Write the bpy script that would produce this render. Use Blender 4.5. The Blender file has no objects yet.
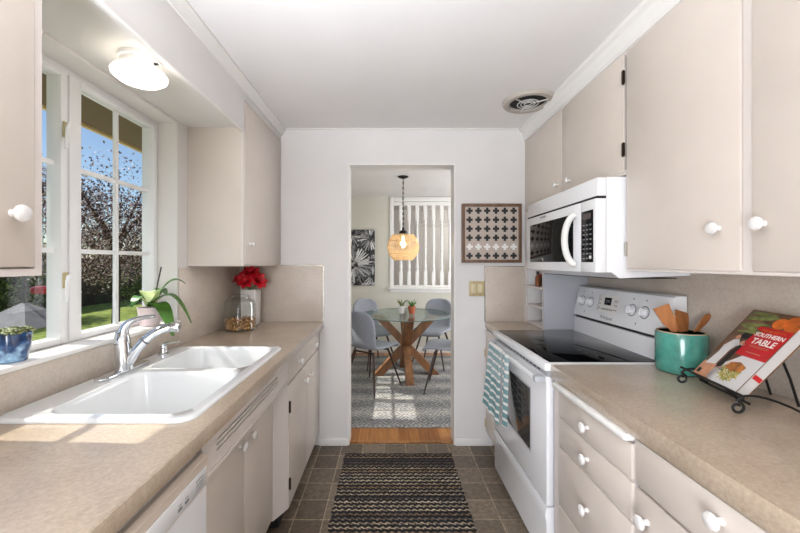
import bpy, bmesh, math, random
from mathutils import Vector, Matrix, Quaternion
random.seed(7)
C = bpy.context.scene.collection
SC = bpy.context.scene
PI = math.pi

# ------------------------------------------------------------------ camera
cam_d = bpy.data.cameras.new('camera')
cam_d.sensor_width = 36.0
cam_d.lens = 36.0 * 355.0 / 800.0
cam_d.shift_x = (400 - 388.8) / 800.0
cam_d.shift_y = (262.7 - 266.5) / 800.0
cam_d.clip_start = 0.02
cam = bpy.data.objects.new('camera', cam_d)
cam.location = (0, 0, 1.372)
cam.rotation_euler = (PI / 2, 0, 0)
C.objects.link(cam)
SC.camera = cam

# ------------------------------------------------------------------ world, sun, added fill lights, exposure
SC.view_settings.view_transform = 'Standard'
SC.view_settings.look = 'None'
SC.view_settings.gamma = 1.0
SC.view_settings.use_curve_mapping = False
SC.view_settings.exposure = 0.04
SKY_STRENGTH = 0.125
SUN_STRENGTH = 5.5
world = bpy.data.worlds.new('sky')
SC.world = world
world.use_nodes = True
wn, wl = world.node_tree.nodes, world.node_tree.links
wn.clear()
w_out = wn.new('ShaderNodeOutputWorld')
w_bg = wn.new('ShaderNodeBackground')
w_sky = wn.new('ShaderNodeTexSky')
w_sky.sky_type = 'NISHITA'
w_sky.sun_disc = False
w_sky.sun_elevation = math.radians(47)
w_sky.sun_rotation = math.radians(-90)
w_sky.air_density = 1.0
w_sky.dust_density = 0.4
w_sky.ozone_density = 2.0
w_tc = wn.new('ShaderNodeTexCoord')
w_no = wn.new('ShaderNodeTexNoise')
w_no.inputs['Scale'].default_value = 2.6
w_no.inputs['Detail'].default_value = 6
w_rp = wn.new('ShaderNodeValToRGB')
w_rp.color_ramp.elements[0].position = 0.60
w_rp.color_ramp.elements[1].position = 0.85
w_mx = wn.new('ShaderNodeMixRGB')
w_mx.inputs['Color2'].default_value = (5.5, 5.6, 5.8, 1)
wl.new(w_tc.outputs['Generated'], w_no.inputs['Vector'])
wl.new(w_no.outputs['Fac'], w_rp.inputs['Fac'])
wl.new(w_rp.outputs['Color'], w_mx.inputs['Fac'])
wl.new(w_sky.outputs['Color'], w_mx.inputs['Color1'])
wl.new(w_mx.outputs['Color'], w_bg.inputs['Color'])
w_bg.inputs['Strength'].default_value = SKY_STRENGTH
wl.new(w_bg.outputs['Background'], w_out.inputs['Surface'])

def lamp(name, kind, loc, direction=None, energy=10, color=(1, 1, 1), **kw):
    d = bpy.data.lights.new(name, kind)
    d.energy = energy
    d.color = color
    for k, v in kw.items():
        setattr(d, k, v)
    o = bpy.data.objects.new(name, d)
    o.location = loc
    if direction is not None:
        o.rotation_euler = Vector(direction).to_track_quat('-Z', 'Y').to_euler()
    C.objects.link(o)
    return o

lamp('sun', 'SUN', (-8, 3, 9), (1.0, -0.045, -1.08), SUN_STRENGTH, (1.0, 0.955, 0.88), angle=0.009)
lamp('behind_camera_fill', 'AREA', (-0.55, -1.45, 1.6), (.1, 1, 0.05), 9, (0.94, 0.985, 1.07), shape='RECTANGLE', size=1.0, size_y=1.4)  # unseen fill added behind the camera to brighten the kitchen
lamp('ceiling_bounce_fill', 'AREA', (-0.72, -0.18, 1.5), (.22, 0.5, 1), 40, (0.94, 0.985, 1.07), shape='DISK', size=0.6, spread=1.9)  # upward fill added to lift the ceiling, standing in for a flash
lamp('low_side_fill', 'AREA', (-.47, -1.15, .85), (1, .62, 0), 62, (0.94, 0.99, 1.08), shape='RECTANGLE', size=.95, size_y=1.5)  # added low fill for the right-hand fronts; no glazed door is built
lamp('dining_side_fill', 'AREA', (2.1, 4.0, 1.5), (-1, 0, 0), 46, (0.97, 0.98, 1.02), shape='RECTANGLE', size=1.8, size_y=1.5)  # unseen fill added at the right wall to brighten the dining room
lamp('hall_fill', 'POINT', (1.6, 6.1, 2.1), None, 14, (1, 0.97, 0.93), shadow_soft_size=0.15)  # fill added to light the hall, no fixture

# ------------------------------------------------------------------ materials
def lin(c):
    r = []
    for v in c:
        v = v / 255.0
        r.append(v / 12.92 if v <= 0.04045 else ((v + 0.055) / 1.055) ** 2.4)
    return (r[0], r[1], r[2], 1.0)

class NT:
    """small helper around one material's node tree"""
    def __init__(s, name):
        s.m = bpy.data.materials.new(name)
        s.m.use_nodes = True
        s.n, s.l = s.m.node_tree.nodes, s.m.node_tree.links
        s.p = s.n['Principled BSDF']
    def new(s, t, **kw):
        x = s.n.new(t)
        for k, v in kw.items():
            setattr(x, k, v)
        return x
    def coord(s, out='Object'):
        return s.new('ShaderNodeTexCoord').outputs[out]
    def math(s, op, a, b=None):
        x = s.new('ShaderNodeMath', operation=op)
        for i, v in enumerate((a, b)):
            if v is None: continue
            if isinstance(v, (int, float)): x.inputs[i].default_value = v
            else: s.l.new(v, x.inputs[i])
        return x.outputs[0]
    def noise(s, scale, detail=3, vec=None, rough=0.55):
        x = s.new('ShaderNodeTexNoise')
        x.inputs['Scale'].default_value = scale
        x.inputs['Detail'].default_value = detail
        x.inputs['Roughness'].default_value = rough
        s.l.new(vec if vec is not None else s.coord(), x.inputs['Vector'])
        return x.outputs['Fac']
    def ramp(s, fac, stops):
        x = s.new('ShaderNodeValToRGB')
        e = x.color_ramp.elements
        while len(e) < len(stops): e.new(0.5)
        for i, (p, c) in enumerate(stops):
            e[i].position = p
            e[i].color = lin(c)
        s.l.new(fac, x.inputs['Fac'])
        return x.outputs['Color']
    def mix(s, fac, a, b, mode='MIX'):
        x = s.new('ShaderNodeMixRGB', blend_type=mode)
        for i, v in zip((0, 1, 2), (fac, a, b)):
            if isinstance(v, (int, float)): x.inputs[i].default_value = v
            elif isinstance(v, tuple): x.inputs[i].default_value = lin(v)
            else: s.l.new(v, x.inputs[i])
        return x.outputs[0]
    def base(s, col):
        s.l.new(col, s.p.inputs['Base Color'])
    def bump(s, h, strength=0.2, dist=0.002):
        x = s.new('ShaderNodeBump')
        x.inputs['Strength'].default_value = strength
        x.inputs['Distance'].default_value = dist
        s.l.new(h, x.inputs['Height'])
        s.l.new(x.outputs['Normal'], s.p.inputs['Normal'])

def mat(name, col, rough=0.5, metal=0.0, var=0.0, scale=12.0, bump=0.0, bscale=60.0, spec=0.5, coat=0.0, emit=None, estr=0.0):
    t = NT(name)
    t.p.inputs['Roughness'].default_value = rough
    t.p.inputs['Metallic'].default_value = metal
    t.p.inputs['Specular IOR Level'].default_value = spec
    t.p.inputs['Coat Weight'].default_value = coat
    if var > 0:
        lo = tuple(max(0, v * (1 - var)) for v in col)
        hi = tuple(min(255, v * (1 + var)) for v in col)
        t.base(t.ramp(t.noise(scale, 4), [(0.3, lo), (0.7, hi)]))
    else:
        t.p.inputs['Base Color'].default_value = lin(col)
    if bump > 0:
        t.bump(t.noise(bscale, 3), bump)
    if emit:
        t.p.inputs['Emission Color'].default_value = lin(emit)
        t.p.inputs['Emission Strength'].default_value = estr
    return t.m

def glass_mat(name, tint=(245, 250, 248), refl=0.7, base=0.03):
    t = NT(name)
    t.n.remove(t.p)
    out = t.n['Material Output']
    tr = t.new('ShaderNodeBsdfTransparent')
    tr.inputs['Color'].default_value = lin(tint)
    gl = t.new('ShaderNodeBsdfGlossy')
    gl.inputs['Roughness'].default_value = 0.02
    lw = t.new('ShaderNodeFresnel')
    lw.inputs['IOR'].default_value = 1.45
    f = t.math('ADD', t.math('MULTIPLY', lw.outputs[0], refl), base)
    mx = t.new('ShaderNodeMixShader')
    t.l.new(f, mx.inputs[0]); t.l.new(tr.outputs[0], mx.inputs[1]); t.l.new(gl.outputs[0], mx.inputs[2])
    t.l.new(mx.outputs[0], out.inputs['Surface'])
    return t.m

M = {}
M['wall'] = mat('wall_paint', (222, 219, 216), 0.6, var=0.012, scale=3, bump=0.05, bscale=180)
M['ceiling'] = mat('ceiling_paint', (228, 225, 223), 0.45, var=0.01, scale=3, bump=0.04, bscale=90)
M['dwall'] = mat('dining_wall_paint', (208, 205, 192), 0.65, var=0.012, scale=3)
M['trim'] = mat('trim_paint', (228, 225, 220), 0.4)
M['vinyl'] = mat('window_vinyl', (236, 236, 236), 0.35)
M['cab'] = mat('cabinet_paint', (209, 198, 187), 0.32, var=0.012, scale=5, bump=0.03, bscale=40)
M['cabframe'] = mat('cabinet_frame_paint', (212, 203, 196), 0.35)
M['cabin'] = mat('cabinet_interior', (200, 188, 174), 0.5)
M['dark'] = mat('dark_gap', (22, 20, 19), 0.7)  # near-black parts; also paints the shade inside gaps, slots and recesses
M['knob'] = mat('white_ceramic', (222, 219, 215), 0.15, coat=0.4)
M['appl'] = mat('white_enamel', (232, 232, 233), 0.16, coat=0.3)
M['applgrey'] = mat('grey_enamel', (178, 180, 184), 0.3)
M['almond'] = mat('almond_plastic', (206, 192, 176), 0.35)
M['blackglass'] = mat('black_glass', (9, 10, 12), 0.05, spec=0.12)
M['ovenglass'] = mat('oven_glass', (62, 60, 58), 0.05, spec=0.8)
M['black'] = mat('black_iron', (20, 18, 17), 0.45, 0.3)
M['hinge'] = mat('dark_bronze', (48, 34, 26), 0.4, 0.7)
M['chrome'] = mat('chrome', (215, 218, 222), 0.06, 1.0)
M['nickel'] = mat('nickel', (190, 184, 172), 0.25, 1.0)
M['brass'] = mat('aged_brass', (190, 172, 128), 0.4, 0.0)
M['sink'] = mat('sink_enamel', (222, 224, 224), 0.1, coat=0.5)
M['teal'] = mat('teal_glaze', (66, 138, 124), 0.16, var=0.12, scale=20, coat=0.5)
M['tealrim'] = mat('unglazed_rim', (196, 170, 138), 0.5)
M['wood'] = None
M['glass'] = glass_mat('clear_glass', (254, 255, 254), 0.28, 0.01)
M['winglass'] = glass_mat('window_glass', (254, 255, 255), 0.02, 0.0)
M['tableglass'] = glass_mat('table_glass', (240, 248, 245), 0.55, 0.02)
M['glassedge'] = mat('glass_edge', (70, 110, 100), 0.1, spec=0.7)
M['lampglass'] = mat('lit_milk_glass', (255, 252, 246), 0.3, emit=(255, 246, 234), estr=3.6)
M['bulb'] = mat('lit_bulb', (255, 240, 210), 0.3, emit=(255, 226, 176), estr=9.0)
M['rattan'] = mat('rattan', (226, 196, 148), 0.6, var=0.1, scale=60)
M['red'] = mat('red_petal', (196, 16, 34), 0.5, var=0.2, scale=40)
M['leaf'] = mat('orchid_leaf', (74, 118, 44), 0.35, var=0.2, scale=14)
M['leafsunlit'] = mat('sunlit_leaf', (196, 214, 150), 0.4, var=0.1, scale=14)  # orchid leaf green lightened, sunlight painted into the colour
M['succ'] = mat('succulent_leaf', (120, 128, 84), 0.5, var=0.25, scale=40)
M['soil'] = mat('potting_soil', (48, 36, 28), 0.9, var=0.3, scale=80)
M['whitepot'] = mat('white_pot', (236, 232, 228), 0.3)
M['pinkpot'] = mat('pale_pink_pot', (226, 208, 208), 0.35)
M['terra'] = mat('terracotta', (176, 92, 60), 0.6, var=0.08, scale=30)
M['fabric'] = mat('blue_grey_fabric', (146, 150, 158), 0.85, var=0.08, scale=160, bump=0.25, bscale=300)
M['chairleg'] = mat('dark_walnut_leg', (52, 34, 26), 0.4)
M['white'] = mat('white_paint', (236, 234, 230), 0.4)
M['paper'] = mat('book_pages', (190, 187, 182), 0.8)
M['ink'] = mat('dark_print', (30, 28, 28), 0.5)
M['greyprint'] = mat('grey_print', (120, 122, 126), 0.5)

def wood_mat(name, dark, light, scale=(3, 40, 40), rough=0.45):
    t = NT(name)
    mp = t.new('ShaderNodeMapping')
    mp.inputs['Scale'].default_value = scale
    t.l.new(t.coord(), mp.inputs['Vector'])
    n1 = t.noise(1.0, 5, mp.outputs[0])
    t.base(t.ramp(n1, [(0.3, dark), (0.7, light)]))
    t.p.inputs['Roughness'].default_value = rough
    return t.m
M['wood'] = wood_mat('walnut_beam', (92, 58, 34), (156, 108, 68), (12, 12, 3))
M['spoonwood'] = wood_mat('utensil_wood', (132, 78, 36), (176, 112, 58), (30, 30, 6))
M['framewood'] = wood_mat('frame_wood', (84, 60, 44), (128, 96, 72), (30, 30, 8))

def laminate(name, base, dark, light, rough, coat=0.0):
    t = NT(name)
    c = t.coord()
    n1 = t.noise(95, 5, c, 0.75)
    n2 = t.noise(6, 3, c)
    col = t.ramp(n1, [(0.3, dark), (0.5, base), (0.72, light)])
    t.base(t.mix(0.35, col, t.ramp(n2, [(0.3, dark), (0.7, light)])))
    t.p.inputs['Roughness'].default_value = rough
    t.p.inputs['Coat Weight'].default_value = coat
    t.p.inputs['Coat Roughness'].default_value = 0.3
    return t.m
M['counter'] = laminate('countertop_laminate', (180, 162, 141), (158, 139, 118), (199, 182, 162), 0.22, 0.6)
M['splash'] = laminate('backsplash_laminate', (198, 185, 171), (178, 164, 150), (212, 200, 187), 0.35)

def tile_mat():
    t = NT('floor_tile')
    mp = t.new('ShaderNodeMapping')
    mp.inputs['Location'].default_value = (0.508, -2.527 + 0.158 * 20, 0)
    t.l.new(t.coord(), mp.inputs['Vector'])
    b = t.new('ShaderNodeTexBrick', offset=0.0, squash=1.0)
    b.inputs['Scale'].default_value = 1.0
    b.inputs['Mortar Size'].default_value = 0.0034
    b.inputs['Mortar Smooth'].default_value = 0.1
    b.inputs['Brick Width'].default_value = 0.158
    b.inputs['Row Height'].default_value = 0.158
    b.inputs['Color1'].default_value = lin((112, 96, 79))
    b.inputs['Color2'].default_value = lin((158, 141, 121))
    b.inputs['Mortar'].default_value = lin((196, 178, 152))
    t.l.new(mp.outputs[0], b.inputs['Vector'])
    n = t.noise(34, 6, None, 0.85)
    g = t.ramp(n, [(0.38, (105, 105, 105)), (0.7, (255, 255, 255))])
    t.base(t.mix(0.75, b.outputs['Color'], g, 'MULTIPLY'))
    t.p.inputs['Roughness'].default_value = 0.4
    t.bump(n, 0.15)
    return t.m
M['tile'] = tile_mat()

def plank_mat():
    t = NT('oak_floor')
    mp = t.new('ShaderNodeMapping')
    mp.inputs['Rotation'].default_value = (0, 0, PI / 2)
    t.l.new(t.coord(), mp.inputs['Vector'])
    b = t.new('ShaderNodeTexBrick', offset=0.4)
    b.inputs['Scale'].default_value = 1.0
    b.inputs['Mortar Size'].default_value = 0.0008
    b.inputs['Brick Width'].default_value = 0.9
    b.inputs['Row Height'].default_value = 0.08
    b.inputs['Color1'].default_value = lin((150, 96, 52))
    b.inputs['Color2'].default_value = lin((198, 140, 84))
    b.inputs['Mortar'].default_value = lin((70, 42, 24))
    t.l.new(mp.outputs[0], b.inputs['Vector'])
    mp2 = t.new('ShaderNodeMapping')
    mp2.inputs['Scale'].default_value = (40, 4, 1)
    t.l.new(t.coord(), mp2.inputs['Vector'])
    g = t.ramp(t.noise(1.0, 4, mp2.outputs[0]), [(0.3, (190, 180, 170)), (0.7, (255, 255, 255))])
    t.base(t.mix(0.8, b.outputs['Color'], g, 'MULTIPLY'))
    t.p.inputs['Roughness'].default_value = 0.3
    return t.m
M['oak'] = plank_mat()

def runner_mat():
    t = NT('braided_runner')
    sep = t.new('ShaderNodeSeparateXYZ')
    t.l.new(t.coord(), sep.inputs[0])
    x, y = sep.outputs[0], sep.outputs[1]
    row = t.math('FLOOR', t.math('DIVIDE', y, 0.033))
    ph = t.math('MULTIPLY', row, 1.9)
    wob = t.math('MULTIPLY', t.math('SINE', t.math('ADD', t.math('MULTIPLY', x, 2 * PI / 0.036), ph)), 0.16)
    fr = t.math('FRACT', t.math('ADD', t.math('DIVIDE', y, 0.033), wob))
    wn_ = t.new('ShaderNodeTexWhiteNoise', noise_dimensions='1D')
    t.l.new(row, wn_.inputs['W'])
    yarn = t.ramp(wn_.outputs['Value'], [(0.0, (178, 160, 134)), (0.35, (214, 198, 170)), (0.6, (104, 92, 84)), (0.8, (176, 146, 108)), (0.95, (70, 62, 66))])
    nz = t.ramp(t.noise(60, 3), [(0.35, (120, 120, 120)), (0.65, (255, 255, 255))])
    yarn = t.mix(1.0, yarn, nz, 'MULTIPLY')
    darkc = t.ramp(t.noise(8, 2), [(0.4, (14, 12, 14)), (0.7, (24, 23, 36))])
    mask = t.math('LESS_THAN', fr, 0.35)
    t.base(t.mix(mask, darkc, yarn))
    t.p.inputs['Roughness'].default_value = 0.95
    t.bump(t.math('SINE', t.math('MULTIPLY', fr, 2 * PI)), 0.6, 0.004)
    return t.m
M['runner'] = runner_mat()

def arearug_mat():
    t = NT('patterned_wool_rug')
    sep = t.new('ShaderNodeSeparateXYZ')
    t.l.new(t.coord(), sep.inputs[0])
    x, y = sep.outputs[0], sep.outputs[1]
    def tri(v, p):
        return t.math('ABSOLUTE', t.math('SUBTRACT', t.math('FRACT', t.math('DIVIDE', v, p)), 0.5))
    dia = t.math('ADD', tri(x, 0.15), tri(y, 0.22))
    ring = t.math('SINE', t.math('MULTIPLY', dia, 26.0))
    n = t.noise(45, 5, None, 0.75)
    v = t.math('ADD', t.math('MULTIPLY', ring, 0.075), t.math('MULTIPLY', n, 0.9))
    bands = t.math('MULTIPLY', t.math('SINE', t.math('MULTIPLY', y, 18.0)), 0.07)
    v = t.math('ADD', v, bands)
    col = t.ramp(v, [(0.2, (64, 66, 70)), (0.42, (124, 124, 124)), (0.6, (176, 172, 164)), (0.75, (204, 196, 172))])
    t.base(col)
    t.p.inputs['Roughness'].default_value = 0.95
    t.bump(n, 0.4, 0.004)
    return t.m
M['arearug'] = arearug_mat()
def canvas_mat():
    t = NT('monochrome_print')
    t.base(t.ramp(t.noise(16, 5, None, 0.65), [(0.38, (16, 16, 18)), (0.52, (60, 60, 62)), (0.6, (190, 188, 186)), (0.7, (70, 70, 72))]))
    t.p.inputs['Roughness'].default_value = 0.6
    return t.m


def towel_mat():
    t = NT('striped_towel')
    sep = t.new('ShaderNodeSeparateXYZ')
    t.l.new(t.coord(), sep.inputs[0])
    z = sep.outputs[2]
    f = t.math('FRACT', t.math('DIVIDE', z, 0.044))
    m1 = t.math('GREATER_THAN', f, 0.36)
    low = t.math('LESS_THAN', z, -0.16)
    c = t.mix(low, (150, 176, 178), (112, 150, 152))
    t.base(t.mix(m1, (232, 232, 228), c))
    t.p.inputs['Roughness'].default_value = 0.95
    t.bump(t.noise(300, 2), 0.3)
    return t.m
M['towel'] = towel_mat()

def blueglaze():
    t = NT('blue_glaze')
    n = t.noise(22, 4)
    t.base(t.ramp(n, [(0.35, (14, 26, 52)), (0.5, (32, 74, 128)), (0.64, (150, 190, 220)), (0.75, (210, 226, 236))]))
    t.p.inputs['Roughness'].default_value = 0.08
    t.p.inputs['Coat Weight'].default_value = 0.6
    return t.m
M['blueglaze'] = blueglaze()

def leaf_mat(name, stops, rough=0.6):
    t = NT(name)
    g = t.new('ShaderNodeNewGeometry')
    t.base(t.ramp(g.outputs['Random Per Island'], stops))
    t.p.inputs['Roughness'].default_value = rough
    return t.m
M['plum'] = leaf_mat('plum_leaves', [(0.0, (46, 24, 26)), (0.35, (92, 58, 52)), (0.6, (140, 100, 90)), (0.8, (222, 196, 192)), (1.0, (244, 232, 228))])  # pale end paints blossom and sunlit speckle into the leaf colours
M['shrub'] = leaf_mat('shrub_leaves', [(0.0, (26, 40, 18)), (0.5, (58, 78, 34)), (0.85, (104, 122, 58)), (1.0, (150, 160, 90))])
M['bark'] = mat('bark', (66, 50, 42), 0.9, var=0.2, scale=30)
M['lawn'] = mat('lawn_grass', (122, 138, 54), 0.9, var=0.3, scale=5, bump=0.6, bscale=60)
M['concrete'] = mat('bounce_slab_concrete', (176, 172, 166), 0.85, var=.06, scale=6)  # surface of the added slab that bounces neutral light
M['fence'] = mat('weathered_fence', (62, 46, 38), 0.85, var=0.15, scale=10)
M['eave'] = mat('eave_brown', (98, 82, 50), 0.7)
M['fascia'] = mat('fascia_tan', (196, 172, 118), 0.6)
M['roof'] = mat('roof_shingle', (70, 66, 64), 0.9)
M['siding'] = mat('siding', (190, 186, 178), 0.7)
M['baffle'] = mat('grey_metal_baffle', (120, 119, 122), 0.8, 0.0, var=0.06, scale=14)
M['redplastic'] = mat('red_plastic', (150, 18, 18), 0.35)

# ------------------------------------------------------------------ geometry helpers
class B:
    def __init__(s):
        s.bm = bmesh.new()
    def _mi(s, faces, mi):
        if mi:
            for f in faces: f.material_index = mi
    def box(s, x0, x1, y0, y1, z0, z1, bev=0.0, mi=0, seg=2):
        r = bmesh.ops.create_cube(s.bm, size=1.0)
        vs = r['verts']
        for v in vs:
            v.co = Vector(((x0 + x1) / 2 + v.co.x * (x1 - x0), (y0 + y1) / 2 + v.co.y * (y1 - y0), (z0 + z1) / 2 + v.co.z * (z1 - z0)))
        fs = set(f for v in vs for f in v.link_faces)
        s._mi(fs, mi)
        if bev > 0:
            es = list(set(e for v in vs for e in v.link_edges))
            bmesh.ops.bevel(s.bm, geom=es, offset=bev, segments=seg, profile=0.5, affect='EDGES', clamp_overlap=True)
        return s
    def prism(s, pts, axis, a, b, mi=0, bev=0.0):
        """polygon pts (2D) extruded along axis; X: pts=(y,z)  Y: pts=(x,z)  Z: pts=(x,y)"""
        def mk(p, t):
            if axis == 'X': return Vector((t, p[0], p[1]))
            if axis == 'Y': return Vector((p[0], t, p[1]))
            return Vector((p[0], p[1], t))
        va = [s.bm.verts.new(mk(p, a)) for p in pts]
        vb = [s.bm.verts.new(mk(p, b)) for p in pts]
        fs = [s.bm.faces.new(va), s.bm.faces.new(list(reversed(vb)))]
        n = len(pts)
        for i in range(n):
            fs.append(s.bm.faces.new((va[i], vb[i], vb[(i + 1) % n], va[(i + 1) % n])))
        bmesh.ops.recalc_face_normals(s.bm, faces=fs)
        s._mi(fs, mi)
        if bev > 0:
            es = list(set(e for f in fs[:2] for e in f.edges))
            bmesh.ops.bevel(s.bm, geom=es, offset=bev, segments=2, profile=0.5, affect='EDGES', clamp_overlap=True)
        return s
    def tube(s, pts, r, seg=10, mi=0, closed=False, cap=True):
        P = [Vector(p) for p in pts]
        n = len(P)
        R = r if isinstance(r, (list, tuple)) else [r] * n
        rings = []
        up = None
        for i in range(n):
            if closed: d = P[(i + 1) % n] - P[i - 1]
            else: d = P[min(i + 1, n - 1)] - P[max(i - 1, 0)]
            d.normalize()
            if up is None:
                up = Vector((0, 0, 1)) if abs(d.z) < 0.9 else Vector((1, 0, 0))
            a = d.cross(up)
            if a.length < 1e-6: a = d.cross(Vector((0.3, 1, 0.2)))
            a.normalize()
            b = a.cross(d).normalized()
            up = b
            rings.append([s.bm.verts.new(P[i] + (a * math.cos(2 * PI * k / seg) + b * math.sin(2 * PI * k / seg)) * R[i]) for k in range(seg)])
        fs = []
        m = n if closed else n - 1
        for i in range(m):
            A, Bq = rings[i], rings[(i + 1) % n]
            for k in range(seg):
                fs.append(s.bm.faces.new((A[k], A[(k + 1) % seg], Bq[(k + 1) % seg], Bq[k])))
        if cap and not closed:
            fs.append(s.bm.faces.new(list(reversed(rings[0]))))
            fs.append(s.bm.faces.new(rings[-1]))
        bmesh.ops.recalc_face_normals(s.bm, faces=fs)
        s._mi(fs, mi)
        return s
    def lathe(s, prof, c=(0, 0, 0), d=(0, 0, 1), seg=28, mi=0, closed_prof=False):
        """prof = [(r, h)] turned about axis d through c"""
        q = Vector((0, 0, 1)).rotation_difference(Vector(d).normalized())
        c = Vector(c)
        rings = []
        for r, h in prof:
            if r < 1e-6:
                rings.append([s.bm.verts.new(c + q @ Vector((0, 0, h)))])
            else:
                rings.append([s.bm.verts.new(c + q @ Vector((r * math.cos(2 * PI * k / seg), r * math.sin(2 * PI * k / seg), h))) for k in range(seg)])
        fs = []
        pairs = list(zip(rings[:-1], rings[1:]))
        if closed_prof: pairs.append((rings[-1], rings[0]))
        for A, Q in pairs:
            for k in range(seg):
                k2 = (k + 1) % seg
                if len(A) == 1 and len(Q) == 1: continue
                if len(A) == 1: fs.append(s.bm.faces.new((A[0], Q[k2], Q[k])))
                elif len(Q) == 1: fs.append(s.bm.faces.new((A[k], A[k2], Q[0])))
                else: fs.append(s.bm.faces.new((A[k], A[k2], Q[k2], Q[k])))
        if not closed_prof:
            if len(rings[0]) > 1: fs.append(s.bm.faces.new(list(reversed(rings[0]))))
            if len(rings[-1]) > 1: fs.append(s.bm.faces.new(rings[-1]))
        bmesh.ops.recalc_face_normals(s.bm, faces=fs)
        s._mi(fs, mi)
        return s
    def ball(s, c, r, seg=16, mi=0, sc=(1, 1, 1)):
        R = bmesh.ops.create_uvsphere(s.bm, u_segments=seg, v_segments=max(6, seg // 2), radius=r)
        for v in R['verts']:
            v.co = Vector((c[0] + v.co.x * sc[0], c[1] + v.co.y * sc[1], c[2] + v.co.z * sc[2]))
        s._mi(set(f for v in R['verts'] for f in v.link_faces), mi)
        return s
    def grid(s, rows, mi=0, thick=0.0):
        V = [[s.bm.verts.new(Vector(p)) for p in r] for r in rows]
        fs = []
        for i in range(len(V) - 1):
            for j in range(len(V[0]) - 1):
                fs.append(s.bm.faces.new((V[i][j], V[i][j + 1], V[i + 1][j + 1], V[i + 1][j])))
        s._mi(fs, mi)
        if thick:
            bmesh.ops.recalc_face_normals(s.bm, faces=fs)
            bmesh.ops.solidify(s.bm, geom=fs, thickness=thick)
        return s
    def poly(s, pts, mi=0):
        f = s.bm.faces.new([s.bm.verts.new(Vector(p)) for p in pts])
        f.material_index = mi
        return s
    def xf(s, mtx):
        bmesh.ops.transform(s.bm, matrix=mtx, verts=s.bm.verts)
        return s
    def obj(s, name, mats, parent=None, smooth=35, loc=None, sub=0):
        """link as one mesh object; coordinates are world ones, the origin goes to loc (top level) or the parent's place"""
        me = bpy.data.meshes.new(name)
        org = wloc(parent) if parent else Vector(loc or (0, 0, 0))
        if org.length > 0: bmesh.ops.translate(s.bm, verts=s.bm.verts, vec=-org)
        s.bm.to_mesh(me)
        s.bm.free()
        if smooth:
            me.polygons.foreach_set('use_smooth', [True] * len(me.polygons))
            me.set_sharp_from_angle(angle=math.radians(smooth))
        for m in (mats if isinstance(mats, (list, tuple)) else [mats]):
            me.materials.append(M[m] if isinstance(m, str) else m)
        o = bpy.data.objects.new(name, me)
        C.objects.link(o)
        if parent: o.parent = parent
        else: o.location = org
        if sub:
            md = o.modifiers.new('subdivision', 'SUBSURF'); md.levels = sub; md.render_levels = sub
        return o

def wloc(o):
    v = Vector((0, 0, 0))
    while o:
        v = v + o.location
        o = o.parent
    return v
def tag(o, label, cat, group=None):
    o['label'] = label; o['category'] = cat
    if group: o['group'] = group
    return o
def thing(name, label, cat, loc=(0, 0, 0), group=None):
    o = bpy.data.objects.new(name, None)
    o.empty_display_size = 0.05
    o.location = loc
    C.objects.link(o)
    return tag(o, label, cat, group)
def lab(o, label):
    o['label'] = label
    return o
def struct(o):
    o['kind'] = 'structure'
    return o
def sempty(name, loc=(0, 0, 0)):
    o = bpy.data.objects.new(name, None)
    o.empty_display_size = 0.05
    o.location = loc
    C.objects.link(o)
    return struct(o)
def dup(root, loc, rotz, label, group=None):
    r = root.copy(); C.objects.link(r); r.location = loc; r.rotation_euler = (0, 0, rotz)
    r['label'] = label
    if group: r['group'] = group
    for ch in list(root.children):
        c = ch.copy(); C.objects.link(c); c.parent = r
        for g in ch.children:
            d = g.copy(); C.objects.link(d); d.parent = c
    return r
def text(body, size, mtx, m, name, parent=None, extrude=0.0003, align='CENTER', bold=0.0, sx=1.0):
    cu = bpy.data.curves.new(name, 'FONT')
    cu.body = body; cu.size = size; cu.align_x = align; cu.align_y = 'CENTER'; cu.extrude = extrude; cu.offset = bold
    tmp = bpy.data.objects.new(name + '_tmp', cu)
    C.objects.link(tmp)
    dg = bpy.context.evaluated_depsgraph_get()
    me = bpy.data.meshes.new_from_object(tmp.evaluated_get(dg))
    bpy.data.objects.remove(tmp)
    me.name = name
    org = wloc(parent) if parent else Vector()
    me.transform(Matrix.Translation(-org) @ mtx @ Matrix.Diagonal((sx, 1, 1, 1)))
    me.materials.clear(); me.materials.append(M[m])
    o = bpy.data.objects.new(name, me)
    C.objects.link(o)
    if parent: o.parent = parent
    return o
def basis(o, u, v):
    u = Vector(u).normalized(); v = Vector(v).normalized(); n = u.cross(v).normalized()
    m = Matrix((u, v, n)).transposed().to_4x4()
    m.translation = Vector(o)
    return m
def arc(c, r, a0, a1, n, ax1, ax2):
    c, ax1, ax2 = Vector(c), Vector(ax1), Vector(ax2)
    return [c + ax1 * (r * math.cos(a0 + (a1 - a0) * i / (n - 1))) + ax2 * (r * math.sin(a0 + (a1 - a0) * i / (n - 1))) for i in range(n)]
def bez(p0, p1, p2, p3, n=10):
    p0, p1, p2, p3 = map(Vector, (p0, p1, p2, p3))
    return [p0 * (1 - t) ** 3 + p1 * 3 * t * (1 - t) ** 2 + p2 * 3 * t * t * (1 - t) + p3 * t ** 3 for t in [i / (n - 1) for i in range(n)]]

# ------------------------------------------------------------------ room shell
XL, XR, YE, H = -1.128, 1.315, 2.67, 2.382
YB = -1.7
DY0, DY1 = 2.80, 5.40         # dining room
DX0, DX1 = -0.297, 0.490       # doorway
struct(B().box(XL, XR, YB, 2.70, -0.05, 0).obj('floor', 'tile'))
struct(B().box(XL - .05, 2.3, 2.70, 6.9, -0.05, 0.0).obj('floor_dining', 'oak'))
struct(B().box(XL, 2.3, YB, 6.9, H, H + 0.06).obj('ceiling', 'ceiling'))
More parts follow.
